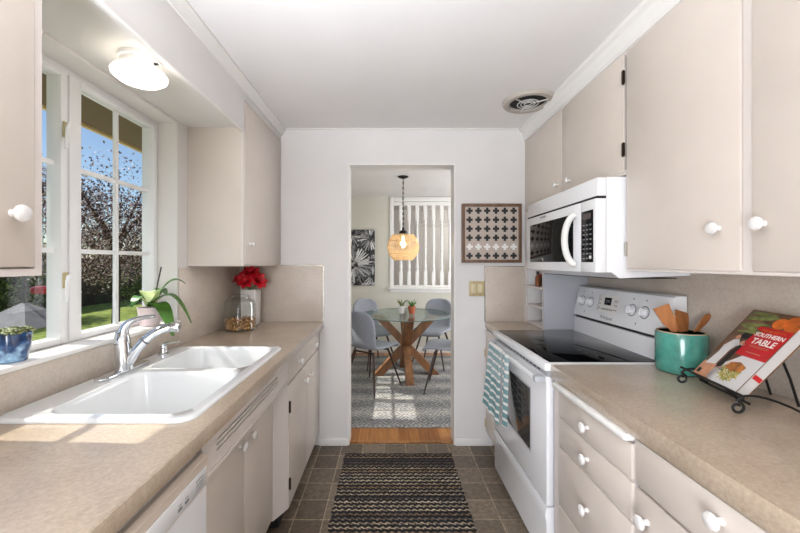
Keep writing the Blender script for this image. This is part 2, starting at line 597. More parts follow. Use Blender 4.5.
# end wall with doorway
b = B()
b.box(XL, DX0 - .012, YE, DY0, 0, H).box(DX1 + .012, 2.3, YE, DY0, 0, H).box(DX0 - .012, DX1 + .012, YE, DY0, 2.117, H)
struct(b.obj('wall_back', 'wall'))
b = B()
b.box(DX0 - .012, DX0, YE - .004, DY0 + .004, 0, 2.117).box(DX1, DX1 + .012, YE - .004, DY0 + .004, 0, 2.117).box(DX0, DX1, YE - .004, DY0 + .004, 2.105, 2.117)
struct(b.obj('trim_doorway', 'trim'))
# left wall with the two window openings
KW = (0.84, 1.90, 1.065, 2.125)
DW = (3.08, 4.62, 1.065, 2.125)
XO = -1.32
b = B()
b.box(XO, XL, YB, KW[0], 0, H).box(XO, XL, KW[1], DW[0], 0, H).box(XO, XL, DW[1], 6.9, 0, H)
for w in (KW, DW):
    b.box(XO, XL, w[0], w[1], 0, w[2] - 0.016).box(XO, XL, w[0], w[1], w[3], H)
struct(b.obj('wall_left', 'wall'))
struct(B().box(XR, XR + .1, YB, YE, 0, H).obj('wall_right', 'wall'))
struct(B().box(XL, XR, YB - .1, YB, 0, H).obj('wall_front', 'wall'))
# dining walls
OX0, OX1, OZ0, OZ1 = 0.075, 1.45, 0.995, 2.305
b = B()
b.box(XL, OX0, DY1, DY1 + .1, 0, H).box(OX1, 2.3, DY1, DY1 + .1, 0, H).box(OX0, OX1, DY1, DY1 + .1, 0, OZ0).box(OX0, OX1, DY1, DY1 + .1, OZ1, H)
struct(b.obj('wall_dining', 'dwall'))
struct(B().box(2.2, 2.3, DY0, 6.9, 0, H).obj('wall_dining_right', 'dwall'))
struct(B().box(XL + .001, XL + .006, DY0, DW[0] - .02, 0, H).box(XL + .001, XL + .006, DW[1] + .02, DY1, 0, H).box(XL + .001, XL + .006, DW[0] - .02, DW[1] + .02, 0, DW[2] - .03).obj('wall_dining_left', 'dwall'))
struct(B().box(XL, 2.3, 6.8, 6.9, 0, H).obj('wall_hall', 'wall'))
# trim around the baluster opening
b = B()
b.box(OX0 - .06, OX0, DY1 - .018, DY1 - .001, OZ0 - .05, OZ1 + .06, .003).box(OX1, OX1 + .06, DY1 - .018, DY1 - .001, OZ0 - .05, OZ1 + .06, .003)
b.box(OX0, OX1, DY1 - .018, DY1 - .001, OZ1, OZ1 + .06, .003).box(OX0 - .08, OX1 + .08, DY1 - .05, DY1 - .001, OZ0 - .03, OZ0, .003).box(OX0 - .06, OX1 + .06, DY1 - .016, DY1 - .001, OZ0 - .08, OZ0 - .03, .003)
struct(b.obj('trim_opening', 'white'))
# hall door seen through the balusters
d = sempty('door_1', (0.62, 6.8, 0))
B().box(.62, 1.42, 6.765, 6.79, .01, 2.05, .003).obj('door_leaf', 'white', d)
B().box(.55, .62, 6.76, 6.799, 0, 2.12, .004).box(1.42, 1.49, 6.76, 6.799, 0, 2.12, .004).box(.62, 1.42, 6.76, 6.799, 2.05, 2.12, .004).obj('door_frame', 'trim', d)
B().lathe([(.0, -.001), (.025, 0), (.025, .008), (.012, .012), (.012, .035), (.027, .045), (.027, .065), (0, .075)], (.69, 6.766, .98), (0, -1, 0)).obj('door_knob', 'nickel', d)
# baseboards
struct(B().box(-.519, DX0 - .012, YE - .014, YE - .001, 0, .06, .003).obj('baseboard_left', 'trim'))
struct(B().box(DX1 + .012, .78, YE - .014, YE - .001, 0, .06, .003).obj('baseboard_right', 'trim'))
struct(B().box(XL + .01, 2.18, DY1 - .016, DY1 - .001, 0, .09, .003).obj('baseboard_dining', 'trim'))
struct(B().prism([(DX0, 0), (DX1, 0), (DX1, .012), (DX0, .012)], 'Y', 2.695, 2.72, bev=.003).obj('trim_threshold', 'oak'))
# soffit over the window, with fascia
XS = -0.809
b = B()
b.box(XL, XS - .02, .835, 1.985, 2.13, H).box(XS - .02, XS, .835, 1.985, 2.103, H)
struct(b.obj('ceiling_soffit', 'wall'))
struct(B().box(XS - .003, XS + .006, .835, 1.985, 2.098, 2.106, .002).obj('trim_soffit', 'trim'))
def crown(name, x, sgn, y0, y1):
    p = [(x, 2.285), (x + sgn * .014, 2.285), (x + sgn * .014, 2.305), (x + sgn * .018, 2.315), (x + sgn * .022, 2.335), (x + sgn * .034, 2.352), (x + sgn * .050, 2.362), (x + sgn * .050, H), (x, H)]
    struct(B().prism(p, 'Y', y0, y1).obj(name, 'trim', smooth=20))
p = [(XS, 2.325), (XS + .010, 2.325), (XS + .012, 2.335), (XS + .030, 2.365), (XS + .034, 2.368), (XS + .034, H), (XS, H)]
struct(B().prism(p, 'Y', .2, YE).obj('trim_crown_left', 'trim', smooth=20))
crown('trim_crown_right', 1.03, -1, .2, YE)
struct(B().box(.965 + .11, 1.028, YE - .012, YE - .001, H - .02, H).box(XS + .034, .98, YE - .012, YE - .001, H - .012, H, .003).obj('trim_ceiling', 'trim'))
struct(B().box(XS - .01, XS - .002, 1.985, YE, 2.29, H).obj('trim_soffit_far', 'wall'))
# backsplashes
ZC = .930
def bsp(name, *bx):
    b = B()
    for q in bx: b.box(*q, .001)
    struct(b.obj(name, 'splash'))
bsp('wall_left_backsplash', (XL + .001, XL + .007, YB + .2, KW[0], ZC, 1.345), (XL + .001, XL + .007, KW[0], KW[1], ZC, 1.048), (XL + .001, XL + .007, KW[1], YE - .001, ZC, 1.345))
bsp('wall_back_backsplash', (XL + .008, -.494, YE - .008, YE - .001, ZC, 1.349))
bsp('wall_corner_backsplash', (.724, 1.018, YE - .008, YE - .001, ZC, 1.343))
bsp('wall_right_backsplash', (XR - .007, XR - .001, -.6, 2.33, ZC, 1.42))
b = B()
b.box(-.494, -.488, YE - .009, YE - .001, ZC, 1.352).box(XL + .008, -.488, YE - .009, YE - .001, 1.349, 1.355)
b.box(.718, .724, YE - .009, YE - .001, ZC, 1.346).box(.718, 1.018, YE - .009, YE - .001, 1.343, 1.347)
struct(b.obj('trim_backsplash', 'nickel'))

# windows
def window(name, w, sashes, tilt=True):
    y0, y1, z0, z1 = w
    win = sempty(name, (-1.24, (y0 + y1) / 2, z0))
    xa, xb = -1.30, -1.235
    b = B()
    b.box(xa, xb, y0, y0 + .03, z0, z1).box(xa, xb, y1 - .03, y1, z0, z1).box(xa, xb, y0 + .03, y1 - .03, z1 - .03, z1).box(xa, xb, y0 + .03, y1 - .03, z0 - .014, z0 + .006)
    b.obj('window_frame', 'vinyl', win, smooth=0)
    B().box(-1.234, XL + .014, y0 - .0, y1 + .0, z0 - .016, z0, .003).obj('window_sill', 'white', win)
    b = B()
    b.box(-1.234, XL - .001, y0, y0 + .008, z0, z1 - .0).box(-1.234, XL - .001, y1 - .008, y1, z0, z1 - .0).box(-1.234, XL - .001, y0 + .008, y1 - .008, z1 - .008, z1)
    b.obj('window_reveal', 'trim', win, smooth=0)
    for gy0, gy1 in sashes:
        ga, gb = 1.09, 2.075
        b = B()
        x0, x1 = -1.285, -1.228
        sl = .054 if gy0 > sashes[0][0] else .04
        b.box(x0, x1, gy0 - sl, gy0, ga - .022, gb + .022, .004).box(x0, x1, gy1, gy1 + .030, ga - .022, gb + .022, .004)
        b.box(x0, x1, gy0, gy1, ga - .022, ga, .003).box(x0, x1, gy0, gy1, gb, gb + .022, .003)
        sash = b.obj('sash', 'vinyl', win)
        b = B()
        for k in (1, 2):
            z = ga + (gb - ga) * k / 3
            b.box(-1.268, -1.252, gy0, gy1, z - .009, z + .009)
        ym = (gy0 + gy1) / 2
        b.box(-1.267, -1.253, ym - .009, ym + .009, ga, gb)
        b.obj('muntins', 'vinyl', sash, smooth=0)
        B().box(-1.262, -1.258, gy0, gy1, ga, gb).obj('pane', 'winglass', sash, smooth=0)
    return win
w1 = window('window_1', KW, [(.895, 1.330), (1.420, 1.855)])
for z in (1.875, 1.305):
    b = B().box(-1.2275, -1.220, 1.334, 1.357, z - .03, z + .03, .003)
    b.obj('latch_plate', 'brass', w1)
    B().tube([(-1.216, 1.346, z + .012), (-1.200, 1.334, z + .016), (-1.198, 1.324, z + .0), (-1.198, 1.318, z - .08)], [.008, .008, .007, .005], 8).obj('latch_handle', 'vinyl', w1)
w2 = window('window_2', DW, [(3.145, 3.51), (3.60, 3.965), (4.055, 4.42)])
# the house outside: eave
b = B()
b.box(-1.70, XO - .001, YB, 8.0, 2.15, 2.17)
struct(b.obj('roof_eave', 'eave'))
struct(B().box(-1.725, -1.70, YB, 8.0, 2.135, 2.30).obj('trim_fascia', 'fascia'))
struct(B().prism([(-1.78, 2.30), (-1.78, 2.32), (1, 3.6), (2.4, 2.9), (2.4, 2.88), (1, 3.58)], 'Y', YB, 8.0).obj('roof', 'roof'))

# ------------------------------------------------------------------ garden
struct(B().box(-40, XO - .01, -15, 45, -.3, -.2).obj('lawn', 'lawn'))
struct(B().box(-4.2, XO - .02, -4, 9, -.199, -.16).obj('bounce_slab', 'concrete'))  # unseen pale slab added to bounce neutral light up to the window
def rnd(a, b_): return a + (b_ - a) * random.random()
def leaves(b, blobs, n, size):
    tot = sum(q[3] for q in blobs)
    for (cx, cy, cz, wgt, rx, ry, rz) in blobs:
        for _ in range(int(n * wgt / tot)):
            while True:
                u = Vector((rnd(-1, 1), rnd(-1, 1), rnd(-1, 1)))
                if u.length <= 1: break
            u = u * (0.6 + .4 * random.random())
            p = Vector((cx + u.x * rx, cy + u.y * ry, cz + u.z * rz))
            q = Quaternion((rnd(-1, 1), rnd(-1, 1), rnd(-1, 1), rnd(-1, 1))).normalized()
            L = size * rnd(.6, 1.3); W = L * .55
            vs = [b.bm.verts.new(p + q @ Vector(t)) for t in ((-L, 0, 0), (-.2 * L, -W, .1 * L), (L, 0, 0), (-.2 * L, W, .1 * L))]
            b.bm.faces.new(vs)
def tree(name, label, x, y, z0, h, blobs, n, size, lm, trunk_r=.09, branches=9, reach=1.4):
    t = thing(name, label, 'tree', (x, y, z0))
    b = B().tube([(x, y, z0), (x + .05, y, z0 + h * .3), (x - .03, y + .04, z0 + h * .6)], [trunk_r, trunk_r * .8, trunk_r * .5], 8)
    for k in range(branches):
        a = 2 * PI * k / branches + rnd(-.2, .2)
        r = reach * rnd(.6, 1.0)
        e = (x + r * math.cos(a), y + r * math.sin(a), z0 + h * rnd(.75, 1.0))
        b.tube(bez((x, y, z0 + h * .35), (x + .1 * math.cos(a), y + .1 * math.sin(a), z0 + h * .6), (x + .7 * r * math.cos(a), y + .7 * r * math.sin(a), z0 + h * .6), e, 6), [.05, .04, .03, .022, .015, .006], 6)
    b.obj('trunk', 'bark', t)
    b = B(); leaves(b, blobs, n, size); b.obj('foliage', lm, t, smooth=0)
    return t
tree('plum_tree', 'purple-leaved blossoming tree standing across the lawn beyond the window', -6.83, 8.87, -.2, 4.5,
     [(-6.7, 8.9, 2.3, 5, 1.6, 1.9, 1.15), (-7.2, 7.2, 2.75, 3, 1.2, 1.6, .9), (-6.4, 10.4, 2.3, 3, 1.2, 1.4, 1.0), (-7.6, 9.4, 1.5, 4, 1.0, 2.2, 1.0), (-6.8, 8.9, 3.5, .32, 1.3, 1.7, .8)], 21000, .034, 'plum')
tree('green_shrub_tree', 'bushy dark green shrub in front of the fence at the right of the view', -8.4, 12.2, -.2, 2.2,
     [(-8.4, 12.2, .9, 1, 1.0, 1.5, 1.1)], 5000, .05, 'shrub', .05, 6, .8)
tree('dark_shrub_tree', 'dark green bush by the fence seen under the near wall cabinet', -9.6, 9.2, -.2, 2.2,
     [(-9.6, 9.2, 1.0, 1, .8, 1.9, 1.2)], 5000, .05, 'shrub', .05, 6, .8)
f = thing('board_fence', 'dark weathered board fence along the far edge of the lawn', 'fence', (-11, 12, -.2))
b = B()
for k in range(90):
    y = 2 + k * .25
    b.box(-11.02, -10.98, y + .005, y + .245, -.2, 1.55 + rnd(-.01, .01))
b.obj('boards', 'fence', f, smooth=0)
B().box(-11.08, -11.021, 2, 24.5, .2, .3).box(-11.08, -11.021, 2, 24.5, 1.2, 1.3).obj('rails', 'fence', f, smooth=0)
# feeder pole with cone baffle
px, py = -3.10, 3.02
t = thing('feeder_pole', 'black garden pole with a grey cone squirrel baffle, outside the window', 'bird feeder pole', (px, py, -.2))
B().tube([(px, py, -.2), (px, py, 2.0)], .016, 8).obj('pole', 'black', t)
bf = B().lathe([(.0165, 1.03), (.018, 1.03), (.36, .845), (.36, .838), (.335, .838), (.0165, 1.01)], seg=4)
bf.xf(Matrix.Translation((px, py, 0)) @ Matrix.Rotation(PI / 4 + .03, 4, 'Z')).obj('baffle', 'baffle', t, smooth=0)
hx, hy = px + .075, py + .085
hk = bez((px, py, 2.0), (px, py, 2.2), (hx, hy, 2.2), (hx, hy, 1.98), 8)
B().tube(hk, .008, 6).obj('hook', 'black', t)
t = thing('hummingbird_feeder', 'red dish hummingbird feeder hanging from the garden pole hook', 'bird feeder', (hx, hy, 1.1))
B().lathe([(0, 1.10), (.07, 1.105), (.085, 1.13), (.075, 1.16), (.03, 1.17), (0, 1.17)], (hx, hy, 0), seg=20).obj('dish', 'redplastic', t)
B().lathe([(.03, 1.172), (.035, 1.20), (.035, 1.36), (.015, 1.40), (0, 1.40)], (hx, hy, 0), seg=16).obj('bottle', 'glass', t)
B().tube([(hx, hy, 1.402), (hx, hy, 1.965)], .003, 6).obj('hanger', 'black', t)

# ------------------------------------------------------------------ cabinets
def knob(parent, pos, d, name='knob', r=.017):
    B().lathe([(0, -.001), (.009, 0), (.0080, .003), (.0075, .010), (.010, .014), (r * 1.06, .0195), (r * 1.12, .0235), (r * .95, .0285), (r * .5, .0315), (0, .032)], pos, d, 20).obj(name, 'knob', parent)
def hinge(parent, x, y, z, m='hinge'):
    B().box(x - .005, x + .005, y - .006, y + .006, z - .028, z + .028, .002).lathe([(0, -.032), (.005, -.03), (.005, .03), (0, .032)], (x, y, z), seg=8).obj('hinge', m, parent)
def front(parent, name, x0, x1, y0, y1, z0, z1, bev=.004, m='cab'):
    return B().box(x0, x1, y0, y1, z0, z1, bev).obj(name, m, parent)

# left: far base cabinet
LF = -.519
c = thing('base_cabinet', 'painted base cabinet with two drawers over two doors, between sink cabinet and doorway wall', 'cabinet', (-.8, 2.25, 0), 'kitchen base cabinets')
B().box(XL + .01, LF - .018, 1.836, 2.668, .10, .888).obj('carcass', 'cabframe', c, smooth=0)
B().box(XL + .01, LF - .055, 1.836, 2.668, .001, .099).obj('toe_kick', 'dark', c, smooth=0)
for i, (ya, yb, kd) in enumerate(((1.842, 2.247, 2.19), (2.253, 2.655, 2.315))):
    dr = front(c, 'drawer', LF - .017, LF, ya, yb, .745, .858)
    knob(dr, (LF, (ya + yb) / 2, .802), (1, 0, 0))
    do = front(c, 'door', LF - .017, LF, ya, yb, .095, .735)
    knob(do, (LF, kd, .645), (1, 0, 0))
    if i == 0:
        for z in (.62, .22): hinge(do, LF + .004, ya + .008, z)
# left: sink base
c = thing('sink_base_cabinet', 'painted sink base cabinet with a three-slot vent panel and recessed doors', 'cabinet', (-.8, 1.4, 0), 'kitchen base cabinets')
SR = -.570
b = B()
b.box(XL + .01, SR - .02, .986, 1.0, .10, .888).box(XL + .01, SR - .02, 1.82, 1.834, .10, .888).box(XL + .01, SR - .02, 1.0, 1.82, .10, .12).box(XL + .01, XL + .02, 1.0, 1.82, .12, .888)
b.obj('carcass', 'cabframe', c, smooth=0)
B().prism([(LF - .002, 1.834), (SR, 1.745), (SR - .019, 1.745), (SR - .019, 1.834)], 'Z', .10, .757).obj('side_panel', 'cabframe', c, smooth=0)
B().prism([(LF - .002, .986), (SR, 1.065), (SR - .019, 1.065), (SR - .019, .986)], 'Z', .10, .757).obj('side_panel', 'cabframe', c, smooth=0)
b = B()
zs = [.838, .822, .806]
ysl0, ysl1 = 1.07, 1.66
b.box(LF - .016, LF, .986, ysl0, .758, .889).box(LF - .016, LF, ysl1, 1.834, .758, .889)
edges = [.889] + [v for z in zs for v in (z + .003, z - .003)] + [.758]
for k in range(0, len(edges), 2):
    b.box(LF - .016, LF, ysl0, ysl1, edges[k + 1], edges[k])
b.obj('vent_panel', 'cabframe', c, smooth=0)
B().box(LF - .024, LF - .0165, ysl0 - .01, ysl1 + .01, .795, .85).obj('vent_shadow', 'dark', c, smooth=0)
B().box(LF, LF + .008, .99, 1.83, .758, .768, .002).box(LF, LF + .006, .99, 1.83, .862, .870, .002).obj('panel_molding', 'cabframe', c)
B().box(SR - .018, LF - .017, .99, 1.83, .752, .758).obj('panel_underside', 'cabframe', c, smooth=0)
for ya, yb, kd in ((1.070, 1.400, 1.357), (1.406, 1.740, 1.452)):
    do = front(c, 'door', SR - .018, SR, ya, yb, .115, .748)
    knob(do, (SR, kd, .668), (1, 0, 0))
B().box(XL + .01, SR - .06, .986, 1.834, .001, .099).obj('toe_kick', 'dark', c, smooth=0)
# left: near base cabinet (mostly behind the camera)
c = thing('base_cabinet', 'painted base cabinet beside the dishwasher at the camera end', 'cabinet', (-.8, -.1, 0), 'kitchen base cabinets')
B().box(XL + .01, LF - .018, -.6, .365, .10, .888).obj('carcass', 'cabframe', c, smooth=0)
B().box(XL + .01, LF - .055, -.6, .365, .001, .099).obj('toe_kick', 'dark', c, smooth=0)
do = front(c, 'door', LF - .017, LF, -.59, .36, .115, .87)
knob(do, (LF, .3, .7), (1, 0, 0))

# dishwasher
DF = -.500
c = thing('dishwasher', 'white dishwasher with almond trim and button panel under the left counter', 'dishwasher', (-.8, .675, 0))
B().box(XL + .03, DF - .03, .372, .978, .10, .855).obj('body', 'appl', c, smooth=0)
B().prism([(DF - .029, .845), (DF - .012, .8505), (DF + .002, .842), (DF + .002, .768), (DF - .029, .768)], 'Y', .372, .978, bev=.002).obj('control_frame', 'almond', c)
pn = B().box(DF + .0025, DF + .006, .39, .962, .774, .822, .0015).obj('control_panel', 'appl', c)
B().box(DF - .029, DF, .374, .976, .115, .765, .004).obj('door', 'appl', c)
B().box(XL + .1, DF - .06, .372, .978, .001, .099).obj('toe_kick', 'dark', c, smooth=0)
for k, y in enumerate((.44, .50, .56, .615, .66, .70, .735, .84, .868)):
    B().box(DF + .0061, DF + .0075, y - .008, y + .008, .785, .792, .0005).obj('button', 'greyprint', pn)
for y in (.615, .66, .70, .735, .84, .868):
    B().box(DF + .0061, DF + .0066, y - .006, y + .006, .797, .799).obj('indicator_mark', 'greyprint', pn, smooth=0)
for z, h_ in ((.806, .003), (.798, .002), (.792, .002), (.785, .002)):
    B().box(DF + .0061, DF + .0066, .91, .945, z, z + h_).obj('print_line', 'greyprint', pn, smooth=0)

# left countertop with sink cutout
SX0, SX1, SY0, SY1 = -1.105, -.544, .972, 1.842
hx0, hx1, hy0, hy1 = SX0 + .02, SX1 - .02, SY0 + .02, SY1 - .02
b = B()
CZ0 = .890
b.box(XL + .008, -.495, -.6, hy0, CZ0, ZC).box(XL + .008, -.495, hy1, YE - .009, CZ0, ZC).box(XL + .008, hx0, hy0, hy1, CZ0, ZC).box(hx1, -.495, hy0, hy1, CZ0, ZC)
o = b.obj('countertop', 'counter', loc=(-.8, 1.0, .9), smooth=0)
tag(o, 'beige laminate countertop along the window wall, holding the sink', 'countertop')
B().box(-.4949, -.490, -.6, YE - .009, CZ0 - .004, ZC - .0003, .001).obj('edge_band', 'counter', o)

# sink
def rrect(x0, x1, y0, y1, r, z, n=6):
    out = []
    for cx, cy, a0 in ((x1 - r, y1 - r, 0), (x0 + r, y1 - r, PI / 2), (x0 + r, y0 + r, PI), (x1 - r, y0 + r, 1.5 * PI)):
        for k in range(n + 1):
            a = a0 + PI / 2 * k / n
            out.append(Vector((cx + r * math.cos(a), cy + r * math.sin(a), z)))
    return out
def loops(bm, L):
    V = [[bm.verts.new(p) for p in l] for l in L]
    n = len(V[0])
    for A, Q in zip(V[:-1], V[1:]):
        for k in range(n):
            bm.faces.new((A[k], A[(k + 1) % n], Q[(k + 1) % n], Q[k]))
    return V
sk = thing('kitchen_sink', 'white enamel double bowl drop-in sink below the window', 'sink', (-.82, 1.4, ZC))
def sink_mesh():
    b = B(); bm = b.bm
    zt = ZC + .012
    outer = loops(bm, [rrect(SX0, SX1, SY0, SY1, .05, ZC + .001), rrect(SX0, SX1, SY0, SY1, .05, ZC + .006), rrect(SX0 + .004, SX1 - .004, SY0 + .004, SY1 - .004, .048, zt - .001), rrect(SX0 + .012, SX1 - .012, SY0 + .012, SY1 - .012, .045, zt)])
    edges = []
    def ring_edges(vs):
        return [bm.edges.get((vs[k], vs[(k + 1) % len(vs)])) for k in range(len(vs))]
    edges += ring_edges(outer[-1])
    for (x0, x1, y0, y1) in ((-.995, -.578, 1.008, 1.405), (-.995, -.578, 1.448, 1.806)):
        V = loops(bm, [rrect(x0, x1, y0, y1, .06, zt), rrect(x0 + .003, x1 - .003, y0 + .003, y1 - .003, .058, zt - .004), rrect(x0 + .007, x1 - .007, y0 + .007, y1 - .007, .055, zt - .02),
                       rrect(x0 + .025, x1 - .025, y0 + .025, y1 - .025, .055, zt - .15), rrect(x0 + .04, x1 - .04, y0 + .04, y1 - .04, .045, zt - .172), rrect(x0 + .07, x1 - .07, y0 + .07, y1 - .07, .03, zt - .178)])
        edges += ring_edges(V[0])
        bm.faces.new(V[-1])
    bmesh.ops.triangle_fill(bm, edges=edges, use_beauty=True)
    bmesh.ops.recalc_face_normals(bm, faces=bm.faces)
    return b
sb = sink_mesh()
sb.obj('sink_body', 'sink', sk, smooth=50)
for y in (1.20, 1.63):
    B().lathe([(0, .7655), (.03, .7655), (.042, .767), (.043, .765)], (-.79, y, 0), seg=24).obj('drain', 'chrome', sk)

# faucet
fx, fy, fz = -1.048, 1.405, ZC + .0125
fc = thing('kitchen_faucet', 'chrome single-lever pull-out faucet on the sink deck', 'faucet', (fx, fy, fz))
b = B()
loop = [(fx + .026 * math.cos(a), fy + (.105 if math.sin(a) > 0 else -.105) + .026 * math.sin(a)) for a in [2 * PI * k / 32 for k in range(32)]]
b.prism(loop, 'Z', fz, fz + .010, bev=.004)
b.obj('deck_plate', 'chrome', fc)
B().tube([(fx, fy, fz + .008), (fx, fy, fz + .03), (fx - .003, fy, fz + .08), (fx - .008, fy, fz + .125), (fx - .006, fy, fz + .150), (fx + .004, fy, fz + .162)], [.032, .030, .029, .028, .024, .009], 24).obj('body', 'chrome', fc)
B().tube(bez((fx - .006, fy, fz + .135), (fx - .004, fy + .002, fz + .20), (fx + .03, fy + .008, fz + .208), (fx + .105, fy + .026, fz + .214), 12), [.020, .019, .0175, .016, .014, .012, .0105, .0095, .009, .0085, .0085, .007], 14).obj('lever', 'chrome', fc)
sp = bez((fx + .012, fy + .003, fz + .035), (fx + .05, fy + .012, fz + .10), (fx + .09, fy + .028, fz + .155), (fx + .150, fy + .052, fz + .165), 12)
B().tube(sp, [.022, .021, .0195, .0185, .018, .0175, .017, .017, .017, .0175, .018, .018], 18).obj('spout', 'chrome', fc)
B().tube([sp[-1] + Vector((.001, 0, 0)), sp[-1] + Vector((.012, .004, .0005)), sp[-1] + Vector((.030, .010, -.002)), sp[-1] + Vector((.034, .011, -.003))], [.0195, .0215, .021, .017], 18).obj('spray_head', 'chrome', fc)
B().tube([sp[5], sp[5] + (sp[6] - sp[5]) * .35], .0188, 18).obj('spray_joint', 'greyprint', fc)
sd = thing('soap_dispenser', 'small chrome soap pump with a lever spout on the sink deck', 'soap dispenser', (-1.05, 1.655, fz))
B().lathe([(0, 0), (.022, 0), (.022, .006), (.014, .012), (.012, .03), (.015, .034), (.015, .042), (.006, .046), (0, .046)], (-1.05, 1.655, fz), seg=20).obj('pump', 'chrome', sd)
B().tube([(-1.055, 1.653, fz + .046), (-1.04, 1.658, fz + .052), (-.985, 1.678, fz + .060)], [.006, .006, .004], 10).obj('spout', 'chrome', sd)

# left upper cabinets
def upper(name, label, y0, y1, z0, z1, xw, xf, sgn, loc):
    c = thing(name, label, 'cabinet', loc, 'kitchen wall cabinets')
    return c
UX = XS
c = thing('wall_cabinet', 'painted wall cabinet with one door in the corner right of the window', 'cabinet', (-1.0, 2.3, 1.35), 'kitchen wall cabinets')
B().box(XL + .001, UX - .018, 1.987, YE - .001, 1.352, H - .001).box(UX - .018, UX - .004, 1.987, YE - .001, 2.285, 2.32).obj('carcass', 'cab', c, smooth=0)
for ya, yb in ((1.987, 2.0), (YE - .012, YE - .001)): B().box(UX - .0178, UX - .004, ya, yb, 1.352, 2.284).obj('face_stile', 'cabframe', c, smooth=0)
do = front(c, 'door', UX - .017, UX + .001, 2.002, 2.655, 1.362, 2.28)
knob(do, (UX + .001, 2.06, 1.48), (1, 0, 0), r=.014)
c = thing('wall_cabinet', 'painted wall cabinet at the left edge, hanging beside the window', 'cabinet', (-1.0, .5, 1.35), 'kitchen wall cabinets')
B().box(XL + .001, UX - .018, .10, .832, 1.342, H - .001).obj('carcass', 'cab', c, smooth=0)
B().box(UX - .0178, UX - .004, .10, .832, 1.342, 1.358).box(UX - .0178, UX - .004, .815, .832, 1.358, 2.36).obj('face_frame', 'cabframe', c, smooth=0)
do = front(c, 'door', UX - .017, UX + .001, .12, .812, 1.362, 2.28)
knob(do, (UX + .001, .762, 1.478), (1, 0, 0))

# right upper cabinets
RX = 1.02
c = thing('wall_cabinet', 'painted two-door wall cabinet above the microwave', 'cabinet', (1.15, 2.1, 1.75), 'kitchen wall cabinets')
B().box(RX + .016, XR - .001, 1.531, YE - .001, 1.752, 2.30).obj('carcass', 'cab', c, smooth=0)
B().box(RX + .004, RX + .0158, 2.655, YE - .001, 1.752, 2.30).box(RX + .004, RX + .0158, 1.531, 2.655, 1.752, 1.775).box(RX + .004, RX + .0158, 1.531, 2.655, 2.27, 2.30).obj('face_frame', 'cabframe', c, smooth=0)
for ya, yb, kd, kz in ((2.100, 2.655, 2.145, 1.842), (1.545, 2.094, 2.0, 1.836)):
    do = front(c, 'door', RX, RX + .015, ya, yb, 1.768, 2.276)
    knob(do, (RX, kd, kz), (-1, 0, 0), r=.014)
    if ya < 2:
        for z in (2.175, 1.862): hinge(do, RX - .004, 1.539, z)
B().box(RX + .012, RX + .0155, 1.531, 1.544, 1.776, 2.268).obj('gap_strip', 'dark', c, smooth=0)
c = thing('wall_cabinet', 'large painted wall cabinet with tall doors above the cookbook counter', 'cabinet', (1.15, .95, 1.335), 'kitchen wall cabinets')
B().box(RX + .016, XR - .001, .30, 1.527, 1.337, 2.30).obj('carcass', 'cab', c, smooth=0)
b = B()
b.box(RX + .002, RX + .0158, .30, 1.527, 1.337, 1.352, .001).box(RX + .002, RX + .0158, .30, 1.527, 2.27, 2.30).box(RX + .002, RX + .0158, .998, 1.024, 1.352, 2.27).box(RX + .002, RX + .0158, 1.518, 1.527, 1.352, 2.27)
b.obj('face_frame', 'cabframe', c, smooth=0)
do = front(c, 'door', RX - .003, RX + .015, 1.027, 1.516, 1.347, 2.274)
knob(do, (RX - .003, 1.095, 1.478), (-1, 0, 0))
hinge(do, RX - .004, 1.519, 1.43, 'nickel')
do = front(c, 'door', RX - .003, RX + .015, .42, .996, 1.347, 2.274)
knob(do, (RX - .003, .968 - .005, 1.478), (-1, 0, 0))
struct(B().box(RX + .003, 1.04, .2, YE - .001, 2.3005, H - .001).obj('trim_frieze', 'trim'))

# open corner shelf between end wall and range
c = thing('corner_shelf', 'open painted corner shelf standing between the range and the end wall', 'shelf', (1.17, 2.5, ZC))
Y0, Y1 = 2.336, 2.661
B().box(RX, XR - .008, Y0, Y0 + .016, ZC + .001, 1.75).obj('side_panel', 'applgrey', c, smooth=0)
B().box(XR - .02, XR - .008, Y0 + .017, Y1, ZC + .001, 1.75).obj('back_panel', 'cab', c, smooth=0)
for ya, yb in ((Y1 - .014, Y1), (Y0 + .0165, Y0 + .026)): B().box(RX, RX + .015, ya, yb, ZC + .001, 1.75).obj('face_stile', 'cabframe', c, smooth=0)
for z in (1.205, 1.07):
    B().box(RX + .016 if z < 1.1 else RX + .002, XR - .021, Y0 + .027, Y1 - .015, z - .012, z, .002).obj('shelf_board', 'cabframe', c)
B().box(RX + .002, XR - .021, Y0 + .027, Y1 - .015, ZC + .0015, ZC + .012, .002).obj('shelf_board', 'cabframe', c)
def bottle(x, y, z, r, h, m, label, cap='dark'):
    o = thing('spice_bottle', label, 'bottle', (x, y, z), 'spice bottles on the corner shelf')
    B().lathe([(0, 0), (r, 0), (r, h * .62), (r * .5, h * .74), (r * .5, h * .8), (0, h * .8)], (x, y, z), seg=14).obj('bottle_body', m, o)
    B().lathe([(0, h * .8), (r * .6, h * .8), (r * .6, h), (0, h)], (x, y, z), seg=14).obj('cap', cap, o)
M['amber'] = mat('amber_bottle', (120, 62, 24), 0.2)
bottle(1.045, 2.49, 1.206, .017, .105, 'amber', 'amber spice bottle with a dark cap, nearest the front of the corner shelf')
bottle(1.082, 2.535, 1.206, .02, .085, 'ink', 'dark spice bottle with a red cap behind the amber one', 'redplastic')

